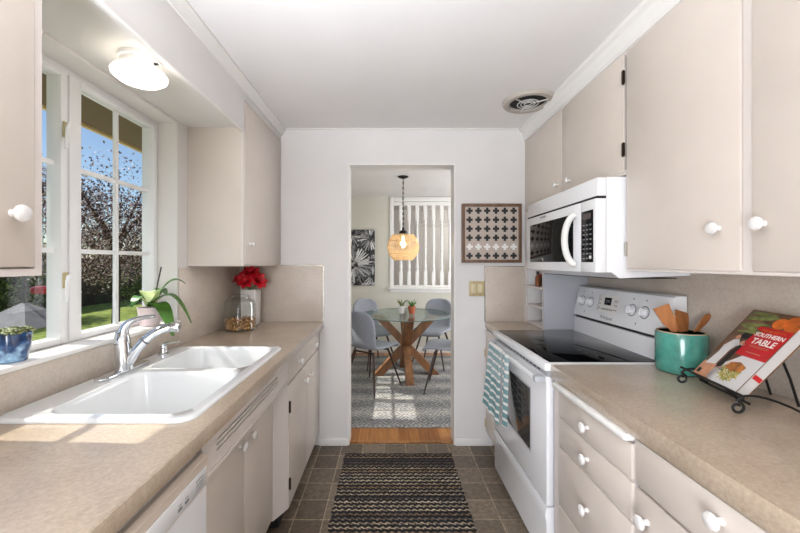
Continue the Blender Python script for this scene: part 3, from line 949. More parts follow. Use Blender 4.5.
# right base cabinets
RF = .712
c = thing('base_cabinet', 'painted base cabinet of drawers with a pull-out bread board, beside the range', 'cabinet', (1.0, 1.0, 0), 'kitchen base cabinets')
B().box(RF + .018, XR - .001, .49, 1.536, .10, .871).obj('carcass', 'cabframe', c, smooth=0)
b = B().box(RF + .004, RF + .0178, 1.022, 1.034, .10, .871).box(RF + .004, RF + .0178, 1.487, 1.536, .10, .871)
for z0, z1 in ((.729, .737), (.6085, .6165), (.3635, .3715), (.10, .118)): b.box(RF + .004, RF + .0178, 1.034, 1.487, z0, z1)
b.obj('face_frame', 'cabframe', c, smooth=0)
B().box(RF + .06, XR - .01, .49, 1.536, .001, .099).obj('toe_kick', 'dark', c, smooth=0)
o = B().box(RF - .026, RF + .2, 1.036, 1.500, .848, .8705, .009, seg=3).obj('bread_board', 'trim', c)
for z0, z1, kz in ((.738, .842, .785), (.618, .728, .672), (.373, .607, .49), (.12, .362, .24)):
    dr = front(c, 'drawer', RF - .004, RF + .015, 1.036, 1.484, z0, z1)
    knob(dr, (RF - .004, 1.245 + .02, kz), (-1, 0, 0))
dr = front(c, 'drawer', RF - .004, RF + .015, .50, 1.018, .738, .866)
knob(dr, (RF - .004, .755, .822), (-1, 0, 0))
do = front(c, 'door', RF - .004, RF + .015, .50, 1.018, .12, .730)
knob(do, (RF - .004, .973, .66), (-1, 0, 0))
c = thing('base_cabinet', 'painted base cabinet at the camera end of the cookbook counter', 'cabinet', (1.0, -.05, 0), 'kitchen base cabinets')
B().box(RF + .018, XR - .001, -.6, .488, .10, .871).obj('carcass', 'cabframe', c, smooth=0)
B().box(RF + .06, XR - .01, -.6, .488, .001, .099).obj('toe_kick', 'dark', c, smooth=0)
do = front(c, 'door', RF - .004, RF + .015, -.59, .48, .12, .866)
knob(do, (RF - .004, .42, .66), (-1, 0, 0))
c = thing('base_cabinet', 'narrow painted base cabinet between the range and the end wall', 'cabinet', (1.0, 2.5, 0), 'kitchen base cabinets')
B().box(.738, XR - .001, 2.334, YE - .016, .10, .888).obj('carcass', 'cabframe', c, smooth=0)
B().box(.80, XR - .01, 2.334, YE - .016, .001, .099).obj('toe_kick', 'dark', c, smooth=0)
do = front(c, 'door', .722, .737, 2.345, 2.645, .12, .875)
for z in (.70, .18): hinge(do, .720, 2.648, z, 'brass')
# right countertops
o = B().box(.708, XR - .008, -.6, 1.542, .873, ZC).obj('countertop', 'counter', loc=(1.0, .5, .9), smooth=0)
tag(o, 'beige laminate countertop holding the cookbook stand and crock', 'countertop')
B().box(.703, .7078, -.6, 1.542, .872, ZC - .0003, .001).obj('edge_band', 'counter', o)
o = B().box(.723, XR - .008, 2.332, YE - .009, .890, ZC).obj('countertop', 'counter', loc=(1.0, 2.5, .9), smooth=0)
tag(o, 'short piece of beige laminate countertop in the corner behind the range', 'countertop')

# ------------------------------------------------------------------ range
RY0, RY1 = 1.548, 2.324
r_ = thing('electric_range', 'white electric range with black glass cooktop and back control panel', 'range', (1.0, 1.93, 0))
B().box(.725, 1.30, RY0 + .004, RY1 - .004, .03, .895).obj('body', 'applgrey', r_, smooth=0)
for x in (.76, 1.26):
    for y in (RY0 + .05, RY1 - .05):
        B().lathe([(0, 0), (.018, 0), (.018, .03), (0, .03)], (x, y, .0005), seg=12).obj('foot', 'dark', r_)
b = B()
b.box(.680, 1.300, RY0, RY1, .897, .932, .006)
b.obj('cooktop', 'appl', r_)
B().box(.708, 1.195, RY0 + .02, RY1 - .02, .9322, .9352, .001).obj('cooktop_glass', 'blackglass', r_)
b = B()
od = B().box(.690, .724, RY0 + .006, RY1 - .006, .305, .872, .006).obj('oven_door', 'appl', r_)
B().box(.6885, .6899, 1.73, 2.145, .462, .76, .0005).obj('door_window', 'ovenglass', od)
B().box(.6875, .6884, 1.72, 1.729, .452, .77).box(.6875, .6884, 2.146, 2.155, .452, .77).box(.6875, .6884, 1.729, 2.146, .76, .77).box(.6875, .6884, 1.729, 2.146, .452, .461).obj('window_border', 'applgrey', od, smooth=0)
B().box(.643, .662, RY0 + .045, RY1 - .045, .845, .870, .007, seg=3).obj('door_handle', 'appl', od)
for y in (RY0 + .012, RY1 - .045):
    B().box(.643, .689, y, y + .033, .843, .872, .006).obj('handle_bracket', 'applgrey', od)
B().box(.694, .7245, RY0 + .01, RY1 - .01, .8735, .896).obj('vent_strip', 'applgrey', r_, smooth=0)
b = B()
for k in range(14):
    y = RY0 + .08 + k * .045
    b.box(.6932, .6939, y, y + .03, .881, .887)
b.obj('vent_slots', 'dark', r_, smooth=0)
dw = B().prism([(.690, .045), (.690, .235), (.684, .262), (.690, .298), (.724, .298), (.724, .045)], 'Y', RY0 + .006, RY1 - .006, bev=.003).obj('drawer', 'appl', r_)
# backguard
b = B()
b.prism([(1.205, .9325), (1.208, 1.025), (1.30, 1.025), (1.30, .9325)], 'Y', RY0 + .004, RY1 - .004, bev=.006)
b.obj('backguard_base', 'appl', r_)
B().box(1.222, 1.295, RY0 + .01, RY1 - .01, 1.0255, 1.040).obj('backguard_gap', 'dark', r_, smooth=0)
bg0, bg1 = Vector((1.206, 0, 1.041)), Vector((1.243, 0, 1.218))
bp = B().prism([(bg0.x, bg0.z), (bg1.x, bg1.z), (1.258, 1.226), (1.302, 1.226), (1.302, 1.041)], 'Y', RY0, RY1, bev=.005).obj('control_panel', 'appl', r_)
vv = (bg1 - bg0).normalized()
nn = Vector((0, -1, 0)).cross(vv).normalized()
def onpanel(y, t):  # t = 0..1 up the panel face
    p = bg0 + (bg1 - bg0) * t
    return Vector((p.x, y, p.z)) + nn * .0004
for y in (2.245, 2.155, 1.79, 1.70):
    kn = B().lathe([(0, 0), (.027, 0), (.027, .004), (.021, .007), (.020, .022), (.017, .025), (0, .025)], onpanel(y, .52), nn, 24).obj('burner_knob', 'appl', bp)
    m = basis(onpanel(y, .52) + nn * .025, (0, -1, 0), vv)
    B().box(-.005, .005, -.019, .019, .0, .007, .002).xf(m).obj('knob_grip', 'appl', kn)
    B().lathe([(.028, 0), (.032, 0), (.032, .0006), (.028, .0006)], onpanel(y, .52), nn, 24, closed_prof=True).obj('knob_ring', 'greyprint', bp)
m = basis(onpanel(1.985, .56), (0, -1, 0), vv)
B().box(-.088, .088, -.05, .05, .0001, .0009).xf(m).obj('display_panel', 'trim', bp, smooth=0)
B().box(-.034, .026, -.006, .036, .001, .0022, .0005).xf(m).obj('display', 'blackglass', bp)
text('12:00', .018, m @ Matrix.Translation((-.004, .015, .0024)), 'greyprint', 'display_digits', bp, .0002)
b = B()
for k in range(6):
    b.box(-.05 + k * .017, -.039 + k * .017, -.034, -.026, .001, .0018)
for k in range(3):
    b.box(-.078, -.068, -.03 + k * .024, -.024 + k * .024, .001, .0018)
    b.box(.055, .064, -.03 + k * .024, -.024 + k * .024, .001, .0018)
    b.box(.070, .079, -.03 + k * .024, -.024 + k * .024, .001, .0018)
b.box(-.086, -.084, -.046, .046, .001, .0016)
b.xf(m).obj('panel_buttons', 'greyprint', bp, smooth=0)
text('Whirlpool', .026, basis(onpanel(1.98, .13), (0, -1, 0), vv), 'greyprint', 'brand_mark', bp, .0004)
for y, t_ in ((2.245, .84), (2.155, .84), (1.79, .84), (1.70, .84), (2.2, .18), (1.745, .18)):
    B().box(-.004, .004, -.004, .004, 0, .0006).xf(basis(onpanel(y, t_), (0, -1, 0), vv)).obj('burner_mark', 'greyprint', bp, smooth=0)

# dish towel over the oven handle
def towel():
    b = B()
    ya, yb = 2.255, 2.02
    rows = []
    n, mrow = 26, 30
    for i in range(mrow):
        t = i / (mrow - 1)
        row = []
        for j in range(n):
            s_ = j / (n - 1)
            y = ya + (yb - ya) * s_ * (1 + .06 * t) + .015 * t
            fold = .008 * math.sin(s_ * 9.0 + .6) * min(1, t * 2.2) + .004 * math.sin(s_ * 21 + t * 2)
            if t < .12:
                a = t / .12 * PI * .5
                x, z = .652 - .0135 * math.sin(a), .862 + .0125 * math.cos(a)
            else:
                q = (t - .12) / .88
                x, z = .6385 - .012 * q - .02 * q * q * (1 - s_), .862 - .385 * q - .03 * q * s_
            row.append((x - abs(fold), y, z))
        rows.append(row)
    b.grid(rows, thick=.003)
    return b
tw = thing('dish_towel', 'teal and white striped dish towel draped over the oven handle', 'towel', (.64, 2.15, .86))
o = towel().obj('towel_front', 'towel', tw, smooth=80)
b = B()
rows = []
for i in range(20):
    q = i / 19
    rows.append([(.640 - .006 * q + .006 * math.sin(s_ * 7 + q), 1.985 - .085 * s_ + .02 * q, .8765 - .40 * q if q > 0 else .8765) for s_ in [k / 11 for k in range(12)]])
b.grid(rows, thick=.003)
b.obj('towel_fold', 'towel', tw, smooth=80)

# ------------------------------------------------------------------ microwave
MX = .895
MY0, MY1 = 1.536, 2.312
mw = thing('microwave', 'white over-the-range microwave with black door window', 'microwave', (1.1, 1.92, 1.32))
B().prism([(.943, 1.330), (.943, 1.744), (XR - .009, 1.744), (XR - .009, 1.316), (1.0, 1.304), (.965, 1.330)], 'Y', MY0 + .002, MY1 - .002).obj('body', 'appl', mw, smooth=0)
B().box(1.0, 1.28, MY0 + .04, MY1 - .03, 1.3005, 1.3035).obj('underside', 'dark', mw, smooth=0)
B().prism([(MX + .004, 1.662), (MX + .010, 1.742), (.942, 1.742), (.942, 1.662)], 'Y', MY0, MY1, bev=.004).obj('vent_grille', 'appl', mw)
B().box(MX + .008, .942, MY0 + .003, MY1 - .003, 1.654, 1.6615).obj('vent_gap', 'dark', mw, smooth=0)
md = B().box(MX, .942, 1.662, MY1, 1.328, 1.653, .006).obj('door', 'appl', mw)
B().box(MX, .942, MY0, 1.660, 1.328, 1.653, .006).obj('front_panel', 'appl', mw)
B().box(MX - .0015, MX - .0002, 1.722, 2.245, 1.376, 1.606, .0005).obj('door_window', 'blackglass', md)
hd = [Vector((MX - .004, 1.690, 1.481 + .118 * math.sin(a))) + Vector((-.044 * math.cos(a), .022 * math.cos(a), 0)) for a in [-PI / 2 + PI * k / 16 for k in range(17)]]
B().tube(hd, [.012] + [.015] * 15 + [.012], 12).obj('door_handle', 'trim', md)
cp = B().box(MX - .0015, MX - .0002, 1.553, 1.648, 1.374, 1.606, .0005).obj('control_panel', 'blackglass', mw)
b = B()
for i in range(8):
    for j in range(3):
        y = 1.562 + j * .027; z = 1.388 + i * .0215
        b.box(MX - .0021, MX - .0016, y + .003, y + .019, z, z + .006)
b.obj('keypad', 'greyprint', cp, smooth=0)
B().box(MX - .0024, MX - .0016, 1.570, 1.632, 1.568, 1.594).obj('display', mat('lcd', (84, 70, 72), .2), cp, smooth=0)
B().box(MX - .0028, MX - .0016, 1.566, 1.582, 1.390, 1.403).obj('start_key', 'appl', cp, smooth=0)
B().box(MX - .0025, MX - .0002, 2.02, 2.10, 1.630, 1.644, .0005).obj('brand_plate', 'applgrey', md)
b = B()
for k in range(4): b.box(MX - .003, MX - .0026, 2.028 + k * .018, 2.040 + k * .018, 1.633, 1.641)
b.obj('brand_mark', 'greyprint', md, smooth=0)

# ------------------------------------------------------------------ ceiling fixtures
lx, ly, lz = -.922, 1.315, 2.1295
cl = thing('ceiling_light', 'round white mushroom glass ceiling light glowing under the soffit', 'ceiling light', (lx, ly, lz))
B().lathe([(0, 0), (.068, 0), (.068, -.014), (.062, -.016), (.062, -.046), (0, -.046)], (lx, ly, lz - .0), seg=36).obj('base', 'white', cl)
B().lathe([(0, -.047), (.058, -.047), (.083, -.052), (.090, -.061), (.087, -.072), (.07, -.085), (.04, -.093), (0, -.096)], (lx, ly, lz), seg=40).obj('glass_shade', 'lampglass', cl, smooth=60)
B().lathe([(0, 0), (.004, 0), (.004, .012), (0, .012)], (lx + .061, ly - .01, lz - .028), (1, 0, 0), 10).obj('screw', 'dark', cl)

vx, vy = .868, 2.215
cv = thing('ceiling_fan', 'round exhaust fan grille set in the ceiling above the range', 'exhaust fan', (vx, vy, H))
B().lathe([(.108, -.003), (.112, -.018), (.128, -.024), (.146, -.020), (.156, -.006), (.156, -.0005), (.108, -.0005)], (vx, vy, H), seg=48, closed_prof=True).obj('outer_ring', mat('fan_ring', (176, 168, 158), .4), cv)
B().lathe([(0, -.001), (.1075, -.001), (.1075, -.006), (0, -.006)], (vx, vy, H), seg=40).obj('cavity', 'dark', cv)
b = B()
for rr in (.022, .042, .062):
    b.tube([(vx + rr * math.cos(a), vy + rr * math.sin(a), H - .020) for a in [2 * PI * k / 32 for k in range(32)]], .0035, 6, closed=True)
for k in range(3):
    a = PI / 2 + 2 * PI * k / 3
    b.tube([(vx + .02 * math.cos(a), vy + .02 * math.sin(a), H - .020), (vx + .112 * math.cos(a), vy + .112 * math.sin(a), H - .016)], .004, 6)
b.obj('grille', mat('fan_grille', (204, 202, 198), .3, .3), cv)

# ------------------------------------------------------------------ end wall: cross picture, switch
def framed_x(name, label, x0, x1, z0, z1, y, fw, depth, fm, bm_):
    t = thing(name, label, 'picture', ((x0 + x1) / 2, y, z0))
    b = B()
    b.box(x0, x0 + fw, y - depth, y, z0, z1, .002).box(x1 - fw, x1, y - depth, y, z0, z1, .002).box(x0 + fw, x1 - fw, y - depth, y, z0, z0 + fw, .002).box(x0 + fw, x1 - fw, y - depth, y, z1 - fw, z1, .002)
    b.obj('frame', fm, t)
    B().box(x0 + fw, x1 - fw, y - depth * .6, y - .001, z0 + fw, z1 - fw).obj('canvas', bm_, t, smooth=0)
    return t
px0, px1, pz0, pz1 = .545, .990, 1.372, 1.812
ca = framed_x('cross_picture', 'square wood-framed picture of black crosses with one white row', px0, px1, pz0, pz1, YE - .001, .022, .03, 'framewood', mat('linen_ground', (190, 176, 164), .8, var=.05, scale=120))
for i in range(6):
    for j in range(6):
        cx = px0 + .058 + j * (px1 - px0 - .116) / 5
        cz = pz0 + .052 + i * (pz1 - pz0 - .104) / 5
        yy = YE - .0192
        a, w = .0235, .009
        pts = [(-w, -a), (w, -a), (w, -w), (a, -w), (a, w), (w, w), (w, a), (-w, a), (-w, w), (-a, w), (-a, -w), (-w, -w)]
        o = B().prism([(cx + p[0], cz + p[1]) for p in pts], 'Y', yy - .001, yy).obj('cross_print', 'white' if i == 1 else 'ink', ca, smooth=0)
        if i == 1: lab(o, 'white cross')
sw = thing('light_switch', 'double light switch with a tan plate beside the doorway', 'light switch', (.66, YE - .001, 1.177))
B().box(.602, .717, YE - .006, YE - .0005, 1.121, 1.234, .002).obj('plate', 'brass', sw)
for x in (.636, .684):
    B().box(x - .017, x + .017, YE - .0105, YE - .0062, 1.145, 1.210, .002).obj('rocker', mat('tan_rocker', (212, 200, 164), .35), sw)
b = B()
for x in (.636, .684):
    for z in (1.131, 1.224): b.lathe([(0, 0), (.004, 0), (.003, .0015), (0, .0015)], (x, YE - .0061, z), (0, -1, 0), 10)
b.obj('screws', 'nickel', sw)

# ------------------------------------------------------------------ runner rug
def rug(name, label, x0, x1, y0, y1, z0, th, m, wav=.004, nx=12, ny=40):
    b = B()
    rows = [[(x0 + (x1 - x0) * j / nx + (wav * math.sin(i * 2.1) if j in (0, nx) else 0), y0 + (y1 - y0) * i / ny + (wav * math.sin(j * 2.3) if i in (0, ny) else 0), z0) for j in range(nx + 1)] for i in range(ny + 1)]
    b.grid(rows, thick=-th)
    zs_ = [v.co.z for v in b.bm.verts]
    dz = z0 - min(zs_)
    for v in b.bm.verts: v.co.z += dz
    o = b.obj(name, m, smooth=30)
    return tag(o, label, 'rug')
rug('runner_rug', 'black and beige braided runner rug on the kitchen tile', -.312, .445, 1.15, 2.535, .0008, .010, 'runner')
rug('area_rug', 'grey patterned wool rug under the dining table', -1.0, 2.0, 2.945, 5.2, .0008, .010, 'arearug', .002)

# ------------------------------------------------------------------ left counter: jar, vase, flowers
jx, jy, jz = -.98, 2.34, ZC + .001
jr = .100
j = thing('canister_jar', 'clear glass canister jar with a knobbed lid on the far left counter', 'jar', (jx, jy, jz))
B().lathe([(0, 0), (.092, 0), (jr, .008), (jr, .165), (.092, .19), (.062, .208), (.062, .214), (.0585, .214), (.0585, .206), (.089, .188), (.0965, .163), (.0965, .012), (.088, .006), (0, .006)], (jx, jy, jz), seg=40).obj('glass_body', 'glass', j)
B().lathe([(0, .2145), (.066, .2145), (.068, .220), (.05, .232), (.02, .238), (.018, .246), (.026, .254), (.024, .266), (.012, .272), (0, .273)], (jx, jy, jz), seg=30).obj('lid', 'glass', j)
M['nut'] = leaf_mat('nut_brown', [(0.0, (120, 76, 36)), (0.5, (176, 124, 68)), (1.0, (222, 182, 124))], .6)
b = B()
for k in range(420):
    a = rnd(0, 2 * PI); rr = .086 * math.sqrt(random.random()) if k % 2 else .087
    z = rnd(.012, .072)
    q = Quaternion((rnd(-1, 1), rnd(-1, 1), rnd(-1, 1), rnd(-1, 1))).normalized()
    R = bmesh.ops.create_icosphere(b.bm, subdivisions=1, radius=.008)
    for v in R['verts']:
        v.co = Vector((jx + rr * math.cos(a), jy + rr * math.sin(a), jz + z)) + q @ Vector((v.co.x * 1.1, v.co.y * .75, v.co.z * .6))
o = b.obj('granola_nuts', 'nut', loc=(jx, jy, jz + .01), smooth=60)
tag(o, 'brown nuts filling the bottom of the glass canister jar', 'nuts')
o['kind'] = 'stuff'
vx_, vy_ = -.985, 2.535
v = thing('flower_vase', 'square white ceramic vase behind the canister jar', 'vase', (vx_, vy_, jz))
b = B()
L = loops(b.bm, [rrect(vx_ - s, vx_ + s, vy_ - s, vy_ + s, .012, z) for s, z in ((.05, jz), (.052, jz + .004), (.056, jz + .235), (.050, jz + .25), (.046, jz + .252), (.044, jz + .24), (.044, jz + .02))])
b.bm.faces.new(list(reversed(L[0]))); b.bm.faces.new(L[-1])
bmesh.ops.recalc_face_normals(b.bm, faces=b.bm.faces)
b.obj('vase_body', 'whitepot', v)
B().box(vx_ - .03, vx_ + .03, vy_ - .058, vy_ - .0565, jz + .09, jz + .15).obj('vase_label', 'trim', v, smooth=0)
fl = thing('red_flowers', 'bunch of red silk flowers standing in the white vase', 'flowers', (vx_, vy_, jz + .03))
def bloom(b, c, r, nd):
    q = Vector((0, 0, 1)).rotation_difference(Vector(nd).normalized())
    for ring, (n, rr, tilt) in enumerate(((7, r, .25), (6, r * .75, .7), (5, r * .5, 1.1))):
        for k in range(n):
            a = 2 * PI * k / n + ring * .4
            pts = []
            for i in range(5):
                t = i / 4
                w = rr * .42 * math.sin(PI * (.15 + .8 * t))
                row = []
                for s_ in (-1, -.4, .4, 1):
                    rad = rr * t * math.cos(tilt * (.5 + .5 * t)) + .004
                    h = rr * t * math.sin(tilt) + .006 * math.sin(5 * t + k) + .10 * rr * abs(s_)
                    loc = Vector((rad * math.cos(a) - s_ * w * math.sin(a), rad * math.sin(a) + s_ * w * math.cos(a), h))
                    row.append(Vector(c) + q @ loc)
                pts.append(row)
            b.grid(pts)
zf = jz + .325
b = B()
heads = [((vx_ - .055, vy_ - .02, zf + .005), (-.5, -.5, .7)), ((vx_ + .015, vy_ - .03, zf + .04), (.1, -.6, .8)), ((vx_ + .062, vy_ - .02, zf - .015), (.7, -.5, .35)), ((vx_ - .01, vy_ - .05, zf - .01), (-.1, -.9, .3))]
for c_, d_ in heads[:4]:
    bb = B(); bloom(bb, c_, .062, d_); bb.obj('bloom', 'red', fl, smooth=60)
b = B()
for c_, d_ in heads:
    b.tube(bez((vx_ + (c_[0] - vx_) * .3, vy_, jz + .03), (vx_, vy_, jz + .2), (vx_, vy_, jz + .27), c_, 6), .003, 6)
b.obj('stems', 'leaf', fl)

# window sill pots
sx_, sy_, sz_ = -1.172, 1.105, 1.066
p_ = thing('succulent_pot', 'blue glazed pot of small succulents on the window sill at left', 'potted plant', (sx_, sy_, sz_))
B().lathe([(0, 0), (.034, 0), (.036, .004), (.043, .05), (.046, .085), (.044, .09), (.040, .088), (.038, .07), (0, .07)], (sx_, sy_, sz_), seg=30).obj('pot', 'blueglaze', p_)
B().lathe([(0, .0705), (.0375, .0705), (.03, .078), (0, .08)], (sx_, sy_, sz_), seg=20).obj('soil', 'soil', p_)
b = B()
for (ox, oy, r0) in ((0, 0, .024), (.022, -.018, .019), (-.02, -.016, .02), (.016, .022, .02), (-.02, .02, .018)):
    for ring, (n, rr, zz) in enumerate(((8, r0, .0), (6, r0 * .65, .007), (4, r0 * .35, .012))):
        for k in range(n):
            a = 2 * PI * k / n + ring
            b.ball((sx_ + ox + rr * math.cos(a), sy_ + oy + rr * math.sin(a), sz_ + .088 + zz + rr * .15), r0 * .38, 8, sc=(1, 1, .6))
b.obj('succulents', 'succ', p_)
ox_, oy_ = -1.168, 1.735
p_ = thing('orchid_pot', 'potted orchid with broad green leaves on the right of the window sill', 'potted plant', (ox_, oy_, sz_))
B().lathe([(0, 0), (.040, 0), (.042, .004), (.052, .085), (.054, .09), (.050, .09), (.047, .075), (0, .075)], (ox_, oy_, sz_), seg=30).obj('pot', 'pinkpot', p_)
B().lathe([(0, .0755), (.046, .0755), (.03, .084), (0, .086)], (ox_, oy_, sz_), seg=20).obj('bark_mulch', 'soil', p_)
def strap_leaf(c, ang, L, w, lift, droop, m):
    b = B(); rows = []
    d = Vector((math.cos(ang), math.sin(ang), 0)); s2 = Vector((-d.y, d.x, 0))
    for i in range(10):
        t = i / 9
        ww = w * math.sin(PI * min(1, .12 + .86 * t)) ** .7
        ctr = Vector(c) + d * (L * t) + Vector((0, 0, lift * math.sin(PI * .75 * t) - droop * t * t))
        rows.append([ctr + s2 * (ww * q) + Vector((0, 0, .18 * ww * abs(q))) for q in (-1, -.5, 0, .5, 1)])
    b.grid(rows, thick=.0022)
    return b.obj('leaf', m, p_, smooth=80)
oc = (ox_ + .005, oy_, sz_ + .092)
strap_leaf(oc, math.radians(35), .15, .036, .12, -.02, 'leaf')
strap_leaf(oc, math.radians(-20), .15, .040, .05, .17, 'leaf')
lab(strap_leaf(oc, math.radians(-60), .12, .040, .09, .03, 'leafsunlit'), 'leaf painted pale as if sunlit')
strap_leaf(oc, math.radians(-100), .11, .032, .07, .04, 'leaf')
strap_leaf(oc, math.radians(15), .18, .034, .10, .16, 'leaf')
strap_leaf(oc, math.radians(80), .10, .030, .09, .02, 'leaf')
B().tube([(ox_ + .01, oy_ + .012, sz_ + .086), (ox_ + .018, oy_ + .03, sz_ + .20), (ox_ + .024, oy_ + .05, sz_ + .285)], [.003, .003, .0035], 6).obj('plant_stake', 'ink', p_)

# ------------------------------------------------------------------ right counter: crock, utensils, book stand, cookbook
kx, ky, kz = 1.185, 1.440, ZC + .001
ck = thing('utensil_crock', 'teal glazed crock holding wooden utensils on the right counter', 'crock', (kx, ky, kz))
R_ = .086
B().lathe([(0, 0), (R_ - .012, 0), (R_ - .003, .006), (R_, .016), (R_, .154), (R_ - .003, .161), (R_ - .004, .1615)], (kx, ky, kz), seg=44).lathe([(R_ - .011, .1615), (R_ - .012, .15), (R_ - .012, .012), (0, .010)], (kx, ky, kz), seg=44).obj('glazed_body', 'teal', ck)
B().lathe([(R_ - .0045, .160), (R_ - .004, .1645), (R_ - .010, .1645), (R_ - .0105, .160)], (kx, ky, kz), seg=44, closed_prof=True).obj('rim', 'tealrim', ck)
def utensil(label, base, tip, width_profile, facing, name, thick=.006, round_head=False):
    t = thing(name, label, 'utensil', base, 'wooden utensils in the teal crock')
    base, tip = Vector(base), Vector(tip)
    d = (tip - base); L = d.length; d.normalize()
    s_ = (Vector(facing) - d * Vector(facing).dot(d)).normalized()
    b = B(); rows = []
    for tt, w in width_profile:
        c_ = base + d * (L * tt)
        rows.append([c_ + s_ * (w * q) for q in (-1, -.5, 0, .5, 1)])
    b.grid(rows, thick=thick)
    b.obj('blade', 'spoonwood', t, smooth=50)
    n = int(6)
    e = width_profile[0][0]
    B().tube([base + d * (L * e * k / n) for k in range(n + 1)], .0055, 10).obj('handle', 'spoonwood', t)
zb = kz + .016
utensil('flat wooden spatula leaning left in the teal crock', (kx + .03, ky - .03, zb), (kx - .068, ky + .02, kz + .262), [(.56, .007), (.66, .014), (.75, .024), (.97, .029), (1.0, .030)], (.94, -.3, .3), 'wooden_spatula')
utensil('wide wooden turner upright in the middle of the teal crock', (kx - .02, ky - .035, zb), (kx + .020, ky + .025, kz + .240), [(.58, .007), (.66, .030), (.72, .034), (.92, .041), (1.0, .036)], (.92, .38, 0), 'wooden_turner')
utensil('narrow wooden spoon leaning right in the teal crock', (kx - .04, ky + .02, zb), (kx + .105, ky - .01, kz + .235), [(.66, .006), (.75, .011), (.86, .017), (.94, .016), (.99, .008), (1.0, .003)], (.5, .3, -.6), 'wooden_spoon')

# cookbook frame: u along the bottom edge (left to right), v up the cover, n out of the cover
BO = Vector((1.082, 1.262, .984))
BU = Vector((-.2, -.98, 0)).normalized()
BN = None
back = Vector((.98, -.2, 0)).normalized()
tl = math.radians(39)
BV = (back * math.sin(tl) + Vector((0, 0, 1)) * math.cos(tl)).normalized()
BM_ = basis(BO, BU, BV)
W_, Hh, TH = .200, .292, .034
cb = thing('cookbook', 'red cookbook titled Southern Table propped on the black stand', 'book', BO)
M['cover'] = mat('cover_photo_brown', (104, 74, 52), .3, var=.25, scale=30)
M['coverred'] = mat('cover_red', (186, 24, 30), .3)
M['plate'] = mat('cover_plate', (206, 204, 202), .3)
M['food'] = mat('cover_chicken', (160, 98, 44), .4, var=.25, scale=60)
M['pasta'] = leaf_mat('cover_pasta', [(0, (196, 168, 84)), (.5, (150, 142, 66)), (.8, (90, 112, 40)), (1, (206, 190, 128))], .4)
M['bean'] = mat('cover_beans', (116, 126, 70), .4, var=.2, scale=40)
M['orange'] = mat('cover_peaches', (206, 104, 36), .4, var=.15, scale=30)
M['skin'] = mat('cover_skin', (190, 138, 110), .5)
M['silver'] = mat('title_silver', (236, 232, 226), .4)
M['floorprint'] = mat('cover_boards', (186, 132, 100), .4, var=.1, scale=20)
def bk(b, x0, x1, y0, y1, z0, z1, bev=0): b.box(x0, x1, y0, y1, z0, z1, bev); return b
bk(B(), .0, W_, 0, Hh, -.0025, 0, .0006).xf(BM_).obj('front_cover', 'cover', cb)
bk(B(), .0, W_, 0, Hh, -TH, -TH + .0025, .0006).xf(BM_).obj('back_cover', 'cover', cb)
bk(B(), .003, W_ - .003, .003, Hh - .003, -TH + .0026, -.0026).xf(BM_).obj('page_block', 'paper', cb, smooth=0)
bk(B(), -.0026, -.0001, 0, Hh, -TH, 0, .0006).xf(BM_).obj('spine', 'cover', cb)
e1, e2, e3, e4 = .0002, .0005, .0008, .0011
def flat(b, pts, z): b.poly([(p[0] * W_, p[1] * Hh, z) for p in pts])
def ell(cx, cy, rx, ry, n=20, rot=0):
    return [(cx + rx * math.cos(2 * PI * k / n) * math.cos(rot) - ry * math.sin(2 * PI * k / n) * math.sin(rot), cy + rx * math.cos(2 * PI * k / n) * math.sin(rot) + ry * math.sin(2 * PI * k / n) * math.cos(rot)) for k in range(n)]
def cover_print(name, m, polys, z):
    b = B()
    for p in polys: flat(b, p, z)
    b.xf(BM_).obj(name, m, cb, smooth=0)
cover_print('cover_boards', 'floorprint', [[(0, 0), (.44, 0), (.44, .20), (0, .20)]], e1)
cover_print('cover_plate', 'plate', [[(.42, 0), (1, 0), (1, .42), (.60, .42), (.45, .30)], ell(.62, .16, .36, .155)[:] and [(.30, .02), (.42, 0), (.45, .3), (.36, .24), (.30, .14)]], e1)
cover_print('cover_red_panel', 'coverred', [[(.40, .40), (1, .40), (1, .80), (.40, .80)]], e2)
cover_print('cover_peaches', 'orange', [ell(.68, .87, .13, .07), ell(.88, .93, .14, .06), ell(.90, .84, .12, .05)], e2)
cover_print('cover_beans', 'bean', [ell(.28, .80, .26, .022, 14, .12), ell(.26, .75, .25, .020, 14, -.1), ell(.30, .70, .24, .022, 14, .08), ell(.3, .9, .3, .03, 14, .1), ell(.28, .955, .26, .02, 14, 0)], e2)
cover_print('cover_apron', 'plate', [[(.05, .17), (.26, .20), (.27, .42), (.33, .52), (.27, .58), (.17, .56), (.08, .46), (.10, .36)], [(.27, .48), (.44, .52), (.44, .55), (.27, .54)]], e2)
cover_print('cover_dark_clothes', 'ink', [[(.30, .16), (.40, .2), (.42, .50), (.36, .52), (.31, .40)], [(.22, .60), (.40, .60), (.42, .68), (.24, .68)], [(.03, .03), (.11, .03), (.11, .09), (.03, .09)]], e3)
cover_print('cover_faces', 'skin', [ell(.21, .60, .045, .032), ell(.37, .545, .04, .03)], e4)
b = B()
for k in range(90):
    a = rnd(0, 2 * PI); r0 = math.sqrt(random.random())
    flat(b, [(.60 + .22 * r0 * math.cos(a) + q[0], .17 + .10 * r0 * math.sin(a) + q[1]) for q in ell(0, 0, .045, .009, 8, rnd(0, PI))], e2 + k * 2e-6)
b.xf(BM_).obj('cover_pasta', 'pasta', cb, smooth=0)
cover_print('cover_chicken', 'food', [[(.46, .22), (.62, .18), (.80, .22), (.82, .28), (.66, .32), (.50, .29)]], e4)
def btxt(s_, size, cx, cy, m, sx=1.0, bold=0): text(s_, size, BM_ @ Matrix.Translation((cx * W_, cy * Hh, e3)), m, 'cover_title', cb, .0002, bold=bold, sx=sx)
btxt("FRANK STITT'S", .0125, .70, .755, 'orange', 1.0)
